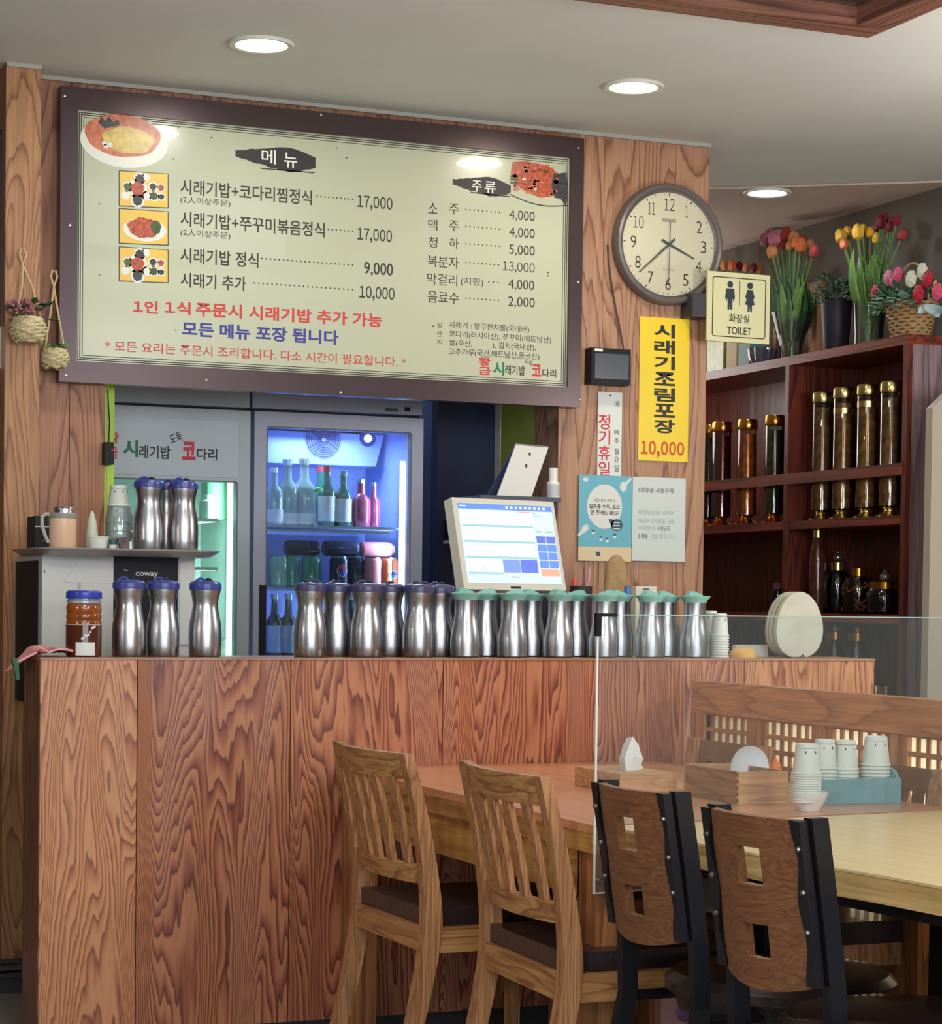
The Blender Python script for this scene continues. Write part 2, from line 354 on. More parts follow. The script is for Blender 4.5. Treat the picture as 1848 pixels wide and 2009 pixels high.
# timber-lined recess
tr = thing('trim_1', 'dark timber-lined recess in the ceiling, its corner at the top right', 'ceiling recess', (CX, CY, CEIL)); tr['kind'] = 'structure'
o = tr.location
b = 0.10
MB(o).box(-1.5, CX, CY - b, CY, CEIL - .03, CEIL + .02).build('frame_board', W_BEAM, tr, 0.003)
MB(o).box(CX - b, CX, 3.2, CY - b, CEIL - .03, CEIL + .02).build('frame_board', wood('beam_y', (138, 92, 74), (88, 54, 44), 'Y', 10, 0.7, 8, 0.3, rough=0.5), tr, 0.003)
MB(o).box(-1.5, CX - b, 3.2, 3.2 + b, CEIL - .03, CEIL + .02).build('frame_board', W_BEAM, tr, 0.003)
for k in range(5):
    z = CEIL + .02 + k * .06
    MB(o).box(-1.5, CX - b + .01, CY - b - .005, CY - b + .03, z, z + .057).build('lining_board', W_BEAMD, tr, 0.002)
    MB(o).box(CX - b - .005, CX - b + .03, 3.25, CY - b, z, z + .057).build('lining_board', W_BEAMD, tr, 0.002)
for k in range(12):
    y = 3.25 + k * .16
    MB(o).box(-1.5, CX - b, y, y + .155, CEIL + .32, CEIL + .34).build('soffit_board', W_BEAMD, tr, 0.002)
# shop-front wall with its windows (behind the camera), side walls
struct(MB().box(-3, 6, -3.6, -3.5, 0, 0.35).box(-3, 6, -3.6, -3.5, 2.55, CEIL).box(-3, -2.2, -3.6, -3.5, .35, 2.55).box(.7, 1.1, -3.6, -3.5, .35, 2.55).box(4.2, 6, -3.6, -3.5, .35, 2.55).build('wall_front', WALLGREY, smooth=False))
struct(MB().box(-3.1, -3, -3.6, 10.5, 0, CEIL).build('wall_left', WALLGREY, smooth=False))
struct(MB().box(4.76, 4.86, -3.6, 10.5, 0, CEIL).build('wall_right', WALLGREY, smooth=False), 'grey-brown wall behind the shelves')
struct(MB().box(1.2, 4.9, 10.4, 10.5, 0, CEIL).build('wall_passage_end', WALLGREY, smooth=False))
# timber wall: separate boards
wb = thing('wall_back', 'timber-clad wall behind the counter', 'wall', (1.3, YW, 0)); wb['kind'] = 'structure'
X_OL = onY(205, 900, YW).x; X_OR = onY(1095, 900, YW).x; X_PR = onY(1386, 700, YW).x
xa = onY(136, 900, YW).x
for x0, x1, z0, z1 in ((1.30, xa - .001, 0, CEIL), (xa + .001, X_OL, 0, CEIL)):
    MB(wb.location).box(x0, x1, YW, YW + .06, z0, z1).build('board', W_WALL, wb, 0.0015)
n = 5
for k in range(n):
    x0 = X_OL + (X_OR - X_OL) * k / n; x1 = X_OL + (X_OR - X_OL) * (k + 1) / n
    MB(wb.location).box(x0 + .001, x1 - .001, YW, YW + .06, 1.96, CEIL).build('board', W_WALL, wb, 0.0015)
xs = [X_OR, onY(1182, 600, YW).x, onY(1250, 600, YW).x, onY(1322, 600, YW).x, X_PR]
for k in range(4):
    MB(wb.location).box(xs[k] + (.0006 if k else 0), xs[k + 1] - .0006, YW, YW + .20, 0, CEIL).build('board', W_PILLAR, wb, 0.0015)
# post at the left end and the wall beyond it
X_P0, X_P1 = onY(8, 900, 6.58).x, onY(76, 900, 6.58).x
tag(struct(MB((X_P0, 6.58, 0)).box(X_P0, X_P1, 6.58, YW + .06, 0.10, CEIL).build('trim_2', W_POST, bevel=0.003), 'full-height oak post left of the menu board'), 'oak post left of the menu board running up to the ceiling', 'post')
struct(MB().box(-3, X_P0, 6.66, 6.76, 0, CEIL).build('wall_back.001', wood('dark_left_wall', (92, 58, 44), (60, 36, 28), 'Z', 6, .7, 8, .3), smooth=False), 'dark timber wall at the left edge')
th = thing('trim_3', 'steel threshold rails at the foot of the oak post', 'threshold', (1.15, 6.5, 0.06)); th['kind'] = 'structure'
for k, (z, m_) in enumerate(((0.075, CHROME), (0.095, CHROME), (0.05, DARKG))):
    MB(th.location).box(0.7, 1.3, 6.50 + .01 * k, 6.56, z, z + .014).build('rail', m_, th, 0.002)
struct(MB().box(0.6, 1.6, 6.54, 7.2, 0, 0.06).build('trim_4', DARKG, smooth=False), 'low step behind the counter')
# ceiling trim along the timber wall
struct(MB().box(1.30, X_PR, YW - .012, YW, CEIL - .012, CEIL).build('trim_5', mat('trim_grey', (170, 168, 160), .6), smooth=False), 'thin pale moulding between wall and ceiling')
struct(MB().box(X_P0, X_P1, 6.57, 6.58, CEIL - .012, CEIL).build('trim_6', MATS['trim_grey'], smooth=False), 'thin pale moulding above the oak post')
# kitchen behind the opening
struct(MB().box(X_OR, X_OR + .03, YW + .2, 7.19, 0, 2.4).build('wall_kitchen', LIME, smooth=False), 'lime green return wall beside the opening')
struct(MB().box(X_OR - .002, X_OR + .03, 7.19, 7.25, 0, 2.4).build('trim_7', WHITEP, smooth=False), 'white edge strip of the lime green wall')
struct(MB().box(1.2, 3.66, 8.3, 8.4, 0, CEIL).box(2.86, X_PR, 7.24, 7.30, 0, CEIL).build('wall_kitchen.001', DARKWALL, smooth=False), 'dark wall at the back of the kitchen')
struct(MB().box(X_PR - .08, X_PR, YW + .2, 10.4, 0, CEIL).build('wall_passage', mat('beige_wall', (168, 150, 120), .8), smooth=False), 'passage wall beside the timber wall')
t = thing('trim_8', 'bright lime green upright at the left edge of the opening', 'upright', (X_OL, YW + .07, 1.0)); t['kind'] = 'structure'
MB(t.location).box(X_OL, X_OL + .022, YW + .065, YW + .085, .9, 1.96).build('strip', LIMEB, t, .002)
MB(t.location).box(X_OL + .026, X_OL + .048, YW + .075, YW + .095, .9, 1.96).build('strip', LIMEB, t, .002)

# ---------------------------------------------------------------- ceiling lights
LGT = {}
for i, (px, py, lab, col, em, pw) in enumerate(((513, 85, 'largest round recessed ceiling light, above the left half of the menu board', (1, .98, .93), (255, 252, 240), 5),
                                       (1243, 168, 'round recessed ceiling light above the wall clock', (1, .90, .76), (255, 244, 226), 5),
                                       (1505, 372, 'small bluish-white recessed ceiling light above the tulips', (.82, .86, 1), (240, 242, 255), 3))):
    p = onZ(px, py, CEIL)
    t = thing('ceiling_light', lab, 'ceiling light', (p.x, p.y, CEIL - (.0085 if i == 2 else 0)), group='recessed ceiling lights')
    MB().lathe([(.070, 0.0), (.092, 0.0), (.094, -.004), (.090, -.009), (.076, -.008), (.070, -.003)], seg=40, cap=False).build('trim_ring', WHITEP, t)
    MB().lathe([(.001, -.004), (.076, -.004), (.076, -.002), (.001, -.002)], seg=40).build('diffuser', mat('lamp_diffuser_%s' % 'abc'[i], em, .5, emit=em, estr=9 if i < 2 else 7), t)
    l = area('downlight', (p.x, p.y, CEIL - .02), .16, pw, col, disk=True)

# ================================================================ menu board
YB = 6.64
a, bb = (1.388, 1.838), (3.134, 2.728)
mbd = thing('menu_board', 'large framed menu board with prices and dish pictures, high on the timber wall', 'menu board', (a[0], YB, a[1]))
FR = mat('bronze_brown_frame', (74, 60, 62), 0.30, 0.5, noise=.06, nscale=6)
p0 = onY(154, 215, YB); p1 = onY(1120, 316, YB); q0 = onY(154, 706, YB)
ix0, ix1, iz0, iz1 = p0.x, p1.x, onY(154, 708, YB).z, p0.z
fm = MB(mbd.location)
fm.box(a[0], bb[0], YB, YB + .05, iz1, bb[1]).box(a[0], bb[0], YB, YB + .05, a[1], iz0).box(a[0], ix0, YB, YB + .05, iz0, iz1).box(ix1, bb[0], YB, YB + .05, iz0, iz1)
fm.build('frame', FR, mbd, 0.003)
CREAM = mat('menu_panel_cream', (186, 190, 164), 0.22, coat=.6)
MB(mbd.location).box(ix0, ix1, YB + .012, YB + .04, iz0, iz1).build('panel', CREAM, mbd)
YP = YB + .0115
def border(ins, wd, m_):
    x0, x1, z0, z1 = ix0 + ins, ix1 - ins, iz0 + ins, iz1 - ins
    m = MB(mbd.location)
    for bx in ((x0, x1, z1 - wd, z1), (x0, x1, z0, z0 + wd), (x0, x0 + wd, z0 + wd, z1 - wd), (x1 - wd, x1, z0 + wd, z1 - wd)):
        m.box(bx[0], bx[1], YP, YP + .001, bx[2], bx[3])
    m.build('border_line', m_, mbd, smooth=False)
border(.004, .003, INK); border(.010, .0028, INK); border(.018, .002, INK)
for px, py in ((137, 442), (127, 188), (130, 736), (405, 745), (668, 770), (1134, 553), (1138, 784), (630, 225), (1135, 290)):
    p = onY(px, py, YB); MB(mbd.location).lathe([(.001, 0), (.0045, 0), (.004, -.0025), (.001, -.0032)], (p.x, YB, p.z), 10, 'Y').build('screw', SCREWM, mbd)
T = lambda s, x0, yt, x1, yb, m=INK, bold=0.0, name='lettering', sp=1.0, **k: wtext(s, x0, yt, x1, yb, YP, m, mbd, bold, name, sp, **k)
T('시래기밥+코다리찜정식', 354, 351, 612, 381, bold=.012); T('(2人이상주문)', 354, 384, 452, 400)
T('시래기밥+쭈꾸미볶음정식', 354, 414, 637, 444, bold=.012); T('(2人이상주문)', 354, 448, 452, 464)
T('시래기밥 정식', 354, 485, 507, 515, bold=.012); T('시래기 추가', 354, 534, 483, 563, bold=.012)
T('17,000', 701, 382, 770, 411, bold=.012); T('17,000', 701, 446, 769, 475, bold=.012); T('9,000', 714, 513, 771, 541, bold=.012); T('10,000', 705, 560, 774, 589, bold=.012)
def dots(x0, x1, y, n):
    m = MB(mbd.location)
    z = onY(x0, y, YP).z
    for k in range(n):
        q = onY(x0 + (x1 - x0) * k / (n - 1), y, YP); m.box(q.x - .0022, q.x + .0022, YP, YP + .001, z - .0022, z + .0022)
    m.build('dot_leader', INK, mbd, smooth=False)
dots(622, 692, 385, 10); dots(644, 692, 450, 7); dots(514, 692, 507, 22); dots(499, 692, 555, 23)
rows = [('소', '주', 397, 411, '4,000', 999), ('맥', '주', 430, 445, '4,000', 999), ('청', '하', 464, 479, '5,000', 999)]
for s1, s2, y1, y2, pr, xp in rows:
    T(s1, 840, y1, 858, y1 + 21); T(s2, 881, y1 + 2, 900, y1 + 23); T(pr, xp, y2, 1049, y2 + 22); dots(914, 980, y1 + 14, 9)
for s1, y1, y2, pr, xp in (('복분자', 500, 512, '13,000', 986), ('음료수', 570, 581, '2,000', 997)):
    T(s1, 839, y1, 900, y1 + 23); T(pr, xp, y2, 1049, y2 + 22); dots(914, 978, y1 + 15, 9)
T('막걸리', 838, 535, 897, 558); T('(지평)', 904, 543, 948, 561); T('4,000', 997, 547, 1048, 569); dots(959, 977, 553, 3)
for s1, y in (('원', 632), ('산', 649), ('지', 665)): T(s1, 857, y, 867, y + 11)
T('시래기 : 양구펀치볼(국내산)', 881, 630, 1038, 645); T('코다리(러시아산), 쭈꾸미(베트남산)', 881, 648, 1081, 663)
T('쌀(국산,', 881, 666, 926, 680); T('), 김치(국내산),', 966, 670, 1051, 685); T('고추가루(국산,베트남산,중국산)', 880, 682, 1058, 698)
T('1인', 261, 588, 310, 613, INKR, .028); T('1식', 323, 590, 374, 615, INKR, .028); T('주문시 시래기밥 추가 가능', 384, 592, 750, 620, INKR, .028); T('모든 메뉴 포장 됩니다', 357, 630, 664, 659, INKB, .028)
T('* 모든 요리는 주문시 조리합니다. 다소 시간이 필요합니다. *', 206, 667, 797, 688, INKR, .006)
def logo(T, dx, dy, k, X0):
    f = lambda x: X0 + (x - 938) * k
    g = lambda y: dy + (y - 700) * k
    return f, g
T('황', 939, 700, 963, 717, INKR, .03); T('금', 939, 719, 963, 735, INKR, .03)
T('시', 967, 709, 989, 736, INKG, .03); T('래기밥', 991, 716, 1030, 735, INK, .012); T('도둑', 1028, 705, 1045, 715, INK, rot=-.35)
T('코', 1043, 714, 1062, 738, INKR, .03); T('다리', 1064, 723, 1091, 740, INK, .012)
# brush-stroke headings
BR = mat('brush_black', (50, 46, 46), .5)
def brush(x0, y0, x1, y1, slope):
    up = []; dn = []; n = 16; rnd = random.Random(x0)
    for i in range(n + 1):
        u = i / n; x = x0 + (x1 - x0) * u; h = (y1 - y0) * (0.28 + .72 * min(1, u * 1.6) * (1 - max(0, u - .72) * 3.0)); c = y0 + (y1 - y0) * (.28 + .34 * u)
        up.append((x, c - h * .45 + rnd.uniform(-1, 1.2))); dn.append((x, c + h * .45 + rnd.uniform(-1.5, 1.5)))
    flat(up + dn[::-1], YP, mbd, BR, 'brush_stroke')
    yy = y1 - 3
    flat([(x0 + .3 * (x1 - x0), yy - 8), (x1, yy + 1), (x1 - 4, yy + 3), (x0 + .32 * (x1 - x0), yy - 5.5)], YP, mbd, BR, 'brush_stroke')
brush(462, 286, 619, 340, .1); brush(888, 345, 1002, 387, .1)
YT = YP; YP = YT - .0006
CRT = mat('lettering_white', (230, 230, 215), .5)
T('메', 513, 292, 541, 320, CRT, .01); T('뉴', 557, 299, 583, 328, CRT, .01); T('주', 926, 353, 945, 375, CRT, .01); T('류', 951, 355, 973, 378, CRT, .01)
YP = YT
# printed dish pictures
PL = mat('print_plate_white', (222, 222, 210), .3); ORG = mat('print_stew_orange', (196, 112, 78), .3, noise=.3, nscale=60); YEL = mat('print_yellow', (226, 188, 84), .3)
RED = mat('print_red', (176, 84, 56), .3, noise=.5, nscale=90); GRN = mat('print_green', (70, 86, 48), .3, noise=.4, nscale=80); DK = mat('print_dark', (60, 58, 62), .3, noise=.4, nscale=90)
def pdisc(cx, cy, r, m, lay, sz=1.0, wob=0.0, name='picture'): return disc(cx, cy, r, YP - .0003 * lay, mbd, m, name, sz, .0003, wob=wob)
pdisc(244, 278, .137, PL, 1, .58); pdisc(241, 266, .118, ORG, 2, .55, .03); pdisc(252, 275, .08, mat('print_gold', (206, 180, 96), .3, noise=.2, nscale=50), 3, .5, .06)
for x, y in ((205, 281), (216, 284), (208, 287)): pdisc(x, y, .008, PL, 4, .9)
flat([(192, 240), (200, 229), (206, 238), (214, 228), (222, 240), (232, 233), (236, 246), (205, 252)], YP - .0009, mbd, DK, 'picture', .0003)
for (x0, y0, x1, y1, kind) in ((234, 335, 330, 404, 0), (234, 409, 330, 477, 1), (234, 484, 330, 551, 0)):
    s = 7
    flat([(x0 - 1, y0 - 1), (x1 + 1, y0 + s - 1), (x1 + 1, y1 + s - 2), (x0 - 1, y1 + 1)], YP - .0002, mbd, DK, 'picture', .0002)
    flat([(x0 + 1, y0 + 1), (x1 - 1, y0 + s), (x1 - 1, y1 + s - 4), (x0 + 1, y1 - 1)], YP - .0005, mbd, YEL, 'picture', .0003)
    cx, cy = (x0 + x1) / 2, (y0 + y1) / 2 + 4
    if kind:
        pdisc(cx + 2, cy + 4, .068, PL, 3, .52); pdisc(cx, cy, .050, RED, 4, .62, .08); pdisc(cx + 24, cy - 1, .016, GRN, 5, 1.3, .1)
    else:
        for dx, dy, r, mm in ((-12, -4, .030, RED), (-8, -26, .018, DK), (18, -8, .015, DK), (34, -6, .014, RED), (20, 12, .017, GRN), (35, 14, .012, DK), (-12, 22, .022, DK), (-32, -8, .016, GRN), (6, 12, .015, PL), (-36, 10, .014, PL), (4, -28, .013, PL)):
            pdisc(cx + dx, cy + dy * .9, r, PL, 3); pdisc(cx + dx, cy + dy * .9, r * .7, mm, 4, 1, .1)
plate = []
for k in range(13):
    u = k / 12; plate.append((1000 + 114 * u, 371 + 10 + 22 * u + 10 * math.sin(PI * u)))
m = MB(mbd.location)
for k in range(12):
    A, B = onY(*plate[k], YP), onY(*plate[k + 1], YP); m.hexa([(A.x, YP, A.z - .002), (B.x, YP, B.z - .002), (B.x, YP + .001, B.z - .002), (A.x, YP + .001, A.z - .002), (A.x, YP, A.z + .002), (B.x, YP, B.z + .002), (B.x, YP + .001, B.z + .002), (A.x, YP + .001, A.z + .002)])
m.build('picture', DK, mbd, smooth=False)
flat([(1002, 340), (1006, 318), (1030, 316), (1060, 322), (1084, 330), (1100, 352), (1085, 385), (1060, 388), (1030, 375), (1012, 362)], YP - .0003, mbd, RED, 'picture', .0003)
flat([(1085, 342), (1112, 338), (1114, 395), (1108, 402), (1100, 390), (1088, 388), (1082, 365)], YP - .0006, mbd, DK, 'picture', .0003)
rr = random.Random(3)
for k in range(70):
    x = rr.uniform(1008, 1094); y = rr.uniform(322, 380) + (x - 1050) * .08
    pdisc(x, y, rr.uniform(.004, .010), rr.choice((RED, ORG, mat('print_brown', (110, 52, 38), .3), ORG, PL if k % 6 == 0 else RED)), 2 + (k % 3), .7, .15)
for k in range(9): pdisc(1004 + 5 * (k % 3), 346 + 6 * (k // 3), .006, GRN, 4, .6)
for px, py in ((350, 250), (415, 270), (340, 312), (195, 400), (660, 290), (680, 310), (345, 648), (195, 540), (400, 695), (850, 640), (1075, 535), (1075, 541)):
    pdisc(px, py, .0025, DK, 1)

# ================================================================ wall clock
ck = onY(1315, 478.5, 6.66)
clk = thing('wall_clock', 'round wall clock with grey rim and cream dial reading about 3:38', 'clock', (ck.x, 6.66, ck.z))
R = .205
RIM = mat('clock_rim_grey', (112, 104, 104), .35, .1)
MB().lathe([(R - .006, .04), (R, .03), (R, .006), (R - .006, -.006), (R - .014, -.010), (R - .021, -.004), (R - .023, .006), (R - .030, .010)], (0, 0, 0), 64, 'Y', cap=False).build('rim', RIM, clk)
DIAL = mat('clock_dial', (232, 226, 200), .35)
MB().lathe([(.001, .012), (R - .022, .012), (R - .022, .016), (.001, .016)], (0, 0, 0), 64, 'Y').build('dial', DIAL, clk)
yd = .0112
for k in range(1, 13):
    a_ = PI / 2 - k * PI / 6; r = .134
    s = str(k); h = .041; w_ = (.021 if len(s) == 1 else .040) * (0.5 if s == '1' else (.7 if s == '11' else 1))
    cx, cz = r * math.cos(a_), r * math.sin(a_)
    letters('numeral', s, INK, clk, (cx - w_ / 2, yd, cz - h / 2), XA, ZA, w_, h, -.006)
    m = MB(); c_, s_ = math.cos(a_), math.sin(a_)
    pts = [(.163, -.0017), (.172, -.0017), (.172, .0017), (.163, .0017)]
    m.prism([(c_ * x - s_ * y, s_ * x + c_ * y) for x, y in pts], lambda a, b, t: (a, t, b), yd, yd + .001); m.build('tick', INK, clk, smooth=False)
for k in range(60):
    if k % 5: a_ = k * PI / 30; MB().box(-.0006, .0006, yd, yd + .001, .166, .170).build('tick', INK, clk, smooth=False).rotation_euler = (0, a_, 0)
def hand(name, deg, l0, l1, w0, w1, y, m_):
    m = MB(); m.prism([(-w0, -l0), (w0, -l0), (w0, 0), (w1, l1), (-w1, l1), (-w0, 0)], lambda a, b, t: (a, t, b), y, y + .0015)
    o_ = m.build(name, m_, clk, smooth=False); o_.rotation_euler = (0, math.radians(deg), 0); return o_
hm = mat('hand_slate', (62, 72, 76), .4)
hand('hour_hand', 114, .03, .105, .0045, .002, .007, hm); hand('minute_hand', 228, .028, .152, .0035, .0014, .005, hm); hand('second_hand', 181, .075, .14, .001, .0007, .003, DARKG)
MB().lathe([(.001, -.001), (.006, -.001), (.006, .011), (.001, .011)], (0, 0, 0), 16, 'Y').build('hub', hm, clk)
letters('lettering', 'QUARTZ', mat('dial_faint', (150, 146, 128), .5), clk, (-.022, yd, -.090), XA, ZA, .044, .007)
MB().box(-.026, .026, yd, yd + .0005, .075, .087).build('maker_mark', mat('dial_faint2', (170, 164, 142), .5), clk, smooth=False)
MB().lathe([(.001, -.004), (R - .024, -.004), (R - .024, -.0035), (.001, -.0035)], (0, 0, 0), 48, 'Y').build('glass', clear('clock_glass', (254, 254, 252), .05), clk)

# ================================================================ things on the right part of the timber wall
# black intercom with its cord
q0, q1 = onY(1162, 690, 6.64), onY(1238, 750, 6.64)
t = thing('intercom', 'small black wall box with dark screen hanging beside the menu board', 'wall box', (q0.x, 6.64, onY(1162, 752, 6.64).z))
z0, z1 = t.location.z, onY(1162, 681, 6.64).z
MB(t.location).box(q0.x, q1.x, 6.645, YW, z0, z1).build('case', BLACKP, t, .004)
MB(t.location).box(q0.x + .012, q1.x - .008, 6.643, 6.646, z0 + .018, z1 - .018).build('screen', mat('screen_slate', (64, 72, 82), .25), t)
MB(t.location).box(q0.x + .010, q0.x + .040, 6.642, 6.646, z1 - .012, z1 - .003).build('sticker', PAPER, t)
for k in range(3): MB(t.location).ball((q0.x + .03 + .012 * k, 6.642, z0 + .008), .002, sub=1).build('indicator', SCREWM, t)
cord = MB((q1.x, 6.69, z1)).tube([onY(1192, 480, 6.695), onY(1197, 540, 6.692), onY(1207, 600, 6.692), onY(1216, 645, 6.69), onY(1223, 684, 6.675)], .0028, 6)
tag(cord.build('power_cord', DARKG), 'thin dark cord running up the timber wall from the black wall box', 'cord')
# paper signs
def sheet(name, lab, cat, px0, pyt, px1, pyb, Y, m_, th_=.004, bev=0):
    a_, b_, c_ = onY(px0, pyb, Y), onY(px0, pyt, Y), onY(px1, pyb, Y)
    t = thing(name, lab, cat, (a_.x, Y, a_.z)); MB(t.location).box(a_.x, c_.x, Y, Y + th_, a_.z, b_.z).build('sheet', m_, t, bev)
    return t, a_.x, c_.x, a_.z, b_.z
Y1 = YW - .006
hol, *_ = sheet('notice_strip', 'tall white notice strip with red writing hanging under the black wall box', 'notice', 1171, 768, 1218, 960, Y1, PAPER)
for s, y0, y1 in (('정', 812, 842), ('기', 843, 872), ('휴', 874, 902), ('일', 905, 933)): wtext(s, 1174, y0, 1197, y1, Y1 - .0008, mat('ink_crimson', (204, 44, 60), .5), hol, .012)
for s, x, y0, y1 in (('매', 1206, 786, 798), ('매', 1205, 843, 853), ('주', 1205, 860, 870), ('월', 1205, 879, 891), ('요', 1205, 896, 907), ('일', 1205, 912, 925)): wtext(s, x, y0, x + 9, y1, Y1 - .0008, INK, hol)
p = onY(1197, 776, Y1); MB(hol.location).ball((p.x, Y1, p.z), .003, sub=1).build('pin', BLACKP, hol)
YEL2 = mat('sign_yellow', (240, 208, 42), .4)
ys, sx0, sx1, sz0, sz1 = sheet('price_sign', 'tall yellow sign with black letters and the red price 10,000 below the clock', 'sign', 1252, 620, 1349, 903, Y1, YEL2, .005, .001)
for k, s in enumerate('시래기조림포장'): wtext(s, 1283, 635 + 31.2 * k, 1324, 662 + 31.2 * k, Y1 - .0008, mat('ink_black', (40, 38, 36), .5), ys, .03)
wtext('10,000', 1257, 864, 1342, 897, Y1 - .0008, mat('ink_orange_red', (206, 78, 40), .5), ys, .03)
# blue poster and white poster
Y2 = YW - .012
bp_, bx0, bx1, bz0, bz1 = sheet('poster', 'pale blue poster with a big white circle, spoon and fork, pinned on the timber wall', 'poster', 1134, 931, 1238, 1100, Y2, mat('poster_blue', (104, 178, 196), .5), .002)
zb = onY(1134, 1072, Y2).z
MB(bp_.location).box(bx0, bx1, Y2 - .0004, Y2, bz0, zb).build('footer', mat('poster_cream', (222, 200, 160), .5), bp_, smooth=False)
PW = mat('poster_white', (220, 222, 214), .5)
disc(1186, 994, .066, Y2 - .0006, bp_, PW, 'circle', 1.14)
disc(1223, 955, .013, Y2 - .0006, bp_, PW, 'spoon_print', 1.3); flat([(1227, 946), (1237, 937), (1239, 941), (1230, 951)], Y2 - .0006, bp_, PW, 'spoon_print')
flat([(1133, 1048), (1141, 1040), (1143, 1033), (1154, 1026), (1149, 1034), (1157, 1028), (1152, 1037), (1159, 1034), (1148, 1044), (1135, 1053)], Y2 - .0006, bp_, PW, 'fork_print')
NAVY = mat('poster_navy', (52, 76, 100), .5)
disc(1210, 1030, .022, Y2 - .0012, bp_, NAVY, 'badge', .9); flat([(1194, 1018), (1206, 1020), (1200, 1034)], Y2 - .0012, bp_, NAVY, 'badge')
for y in (1024, 1030, 1036): flat([(1203, y), (1216, y + .5), (1216, y + 2.5), (1203, y + 2)], Y2 - .0018, bp_, PW, 'badge_line')
wtext('매장 음식 주문시', 1166, 978, 1206, 984, Y2 - .0012, DARKG, bp_); wtext('일회용 수저, 포크', 1156, 988, 1216, 998, Y2 - .0012, INK, bp_, .02); wtext('안 주셔도 돼요!', 1158, 1000, 1214, 1010, Y2 - .0012, INK, bp_, .02)
for x, y in ((1164, 1045), (1179, 1058), (1191, 1061), (1206, 1053)):
    disc(x, y, .006, Y2 - .0006, bp_, PW, 'little_face'); disc(x, y - 4, .006, Y2 - .0012, bp_, NAVY, 'little_face', .5)
flat([(1169, 1082), (1177, 1083), (1177, 1091), (1169, 1090)], Y2 - .001, bp_, NAVY, 'emblem')
disc(1149, 941, .010, Y2 - .0006, bp_, PW, 'emblem', .7)
wp, *_ = sheet('poster', 'plain white poster with faint grey lines of writing, right of the blue poster', 'poster', 1239, 935, 1343, 1100, Y2, mat('poster_greenish_white', (206, 214, 208), .45), .002)
FA = mat('ink_faint', (172, 180, 176), .6); PU = mat('ink_mauve', (138, 116, 132), .6)
wtext('1회용품 사용규제', 1253, 956, 1321, 966, Y2 - .0008, PU, wp, .01)
for y, s in ((1000, '환경보호를 위하여'), (1017, '매장내 일회용품 사용')): wtext(s, 1252, y, 1322, y + 9, Y2 - .0008, FA, wp)
wtext('사용금지', 1290, 1031, 1313, 1041, Y2 - .0008, PU, wp, .01); wtext('여러분의', 1252, 1031, 1284, 1040, Y2 - .0008, FA, wp)
wtext('1회용', 1252, 1046, 1271, 1056, Y2 - .0008, INK, wp, .01); wtext('컵을 줄입시다', 1278, 1047, 1322, 1056, Y2 - .0008, FA, wp)
# toilet sign on its bracket
YS = 6.60
tsx0, tsx1 = onY(1388, 600, YS).x, onY(1510, 600, YS).x; tz0, tz1 = onY(1388, 668, YS).z, onY(1388, 531, YS).z
ts = thing('toilet_sign', 'cream toilet sign with man and woman symbols projecting beside the clock', 'sign', (tsx0, YS, tz0))
SG = mat('sign_cream', (216, 214, 168), .4)
MB(ts.location).box(tsx0, tsx1, YS, YS + .012, tz0, tz1).build('plate', SG, ts, .006, bseg=3)
MB(ts.location).box(tsx0 - .05, tsx0 + .02, YS + .012, YW, tz0 + .08, tz0 + .16).build('bracket', DARKG, ts, .002)
g = MB(ts.location); x0, x1, z0, z1 = tsx0 + .018, tsx1 - .016, tz0 + .016, tz1 - .016
for bx in ((x0 + .01, x1 - .01, z1 - .003, z1), (x0 + .01, x1 - .01, z0, z0 + .003), (x0, x0 + .003, z0 + .01, z1 - .01), (x1 - .003, x1, z0 + .01, z1 - .01)): g.box(bx[0], bx[1], YS - .001, YS, bx[2], bx[3])
for cx, cz, a0 in ((x0 + .01, z0 + .01, PI), (x1 - .01, z0 + .01, 1.5 * PI), (x1 - .01, z1 - .01, 0), (x0 + .01, z1 - .01, .5 * PI)):
    pts = [(cx + r * math.cos(a0 + t * PI / 8), cz + r * math.sin(a0 + t * PI / 8)) for r, rg in ((.01, range(5)), (.007, range(4, -1, -1))) for t in rg]
    g.prism(pts, lambda a, b, t: (a, t, b), YS - .001, YS)
g.build('border_line', INK, ts, smooth=False)
SLT = mat('symbol_slate', (44, 54, 66), .5)
def sym(cx, female):
    c = onY(cx, 585, YS); zt = onY(1388, 550, YS).z; m = MB(ts.location)
    k = .9
    m.prism([(c.x + .011 * math.cos(a), zt - .008 + .0115 * math.sin(a)) for a in [2 * PI * j / 16 for j in range(16)]], lambda a, b, t: (a, t, b), YS - .001, YS)
    if not female: P = [(-.017, -.022), (.017, -.022), (.021, -.052), (.015, -.066), (.010, -.052), (.010, -.093), (.002, -.093), (0, -.068), (-.002, -.093), (-.010, -.093), (-.010, -.052), (-.015, -.066), (-.021, -.052)]
    else: P = [(-.012, -.022), (.012, -.022), (.020, -.048), (.014, -.054), (.021, -.072), (.009, -.074), (.009, -.097), (.002, -.097), (0, -.076), (-.002, -.097), (-.009, -.097), (-.009, -.074), (-.021, -.072), (-.014, -.054), (-.020, -.048)]
    m.prism([(c.x + x * k, zt + z) for x, z in P], lambda a, b, t: (a, t, b), YS - .001, YS)
    m.build('symbol', SLT, ts, smooth=False)
sym(1432, 0); sym(1471, 1)
p = onY(1451, 580, YS); MB(ts.location).box(p.x - .0012, p.x + .0012, YS - .001, YS, p.z - .035, p.z + .05).build('divider', mat('line_brown', (120, 90, 50), .5), ts, smooth=False)
wtext('화장실', 1430, 615, 1470, 632, YS - .001, INK, ts, .01); wtext('TOILET', 1426, 640, 1474, 655, YS - .001, INK, ts, .01)
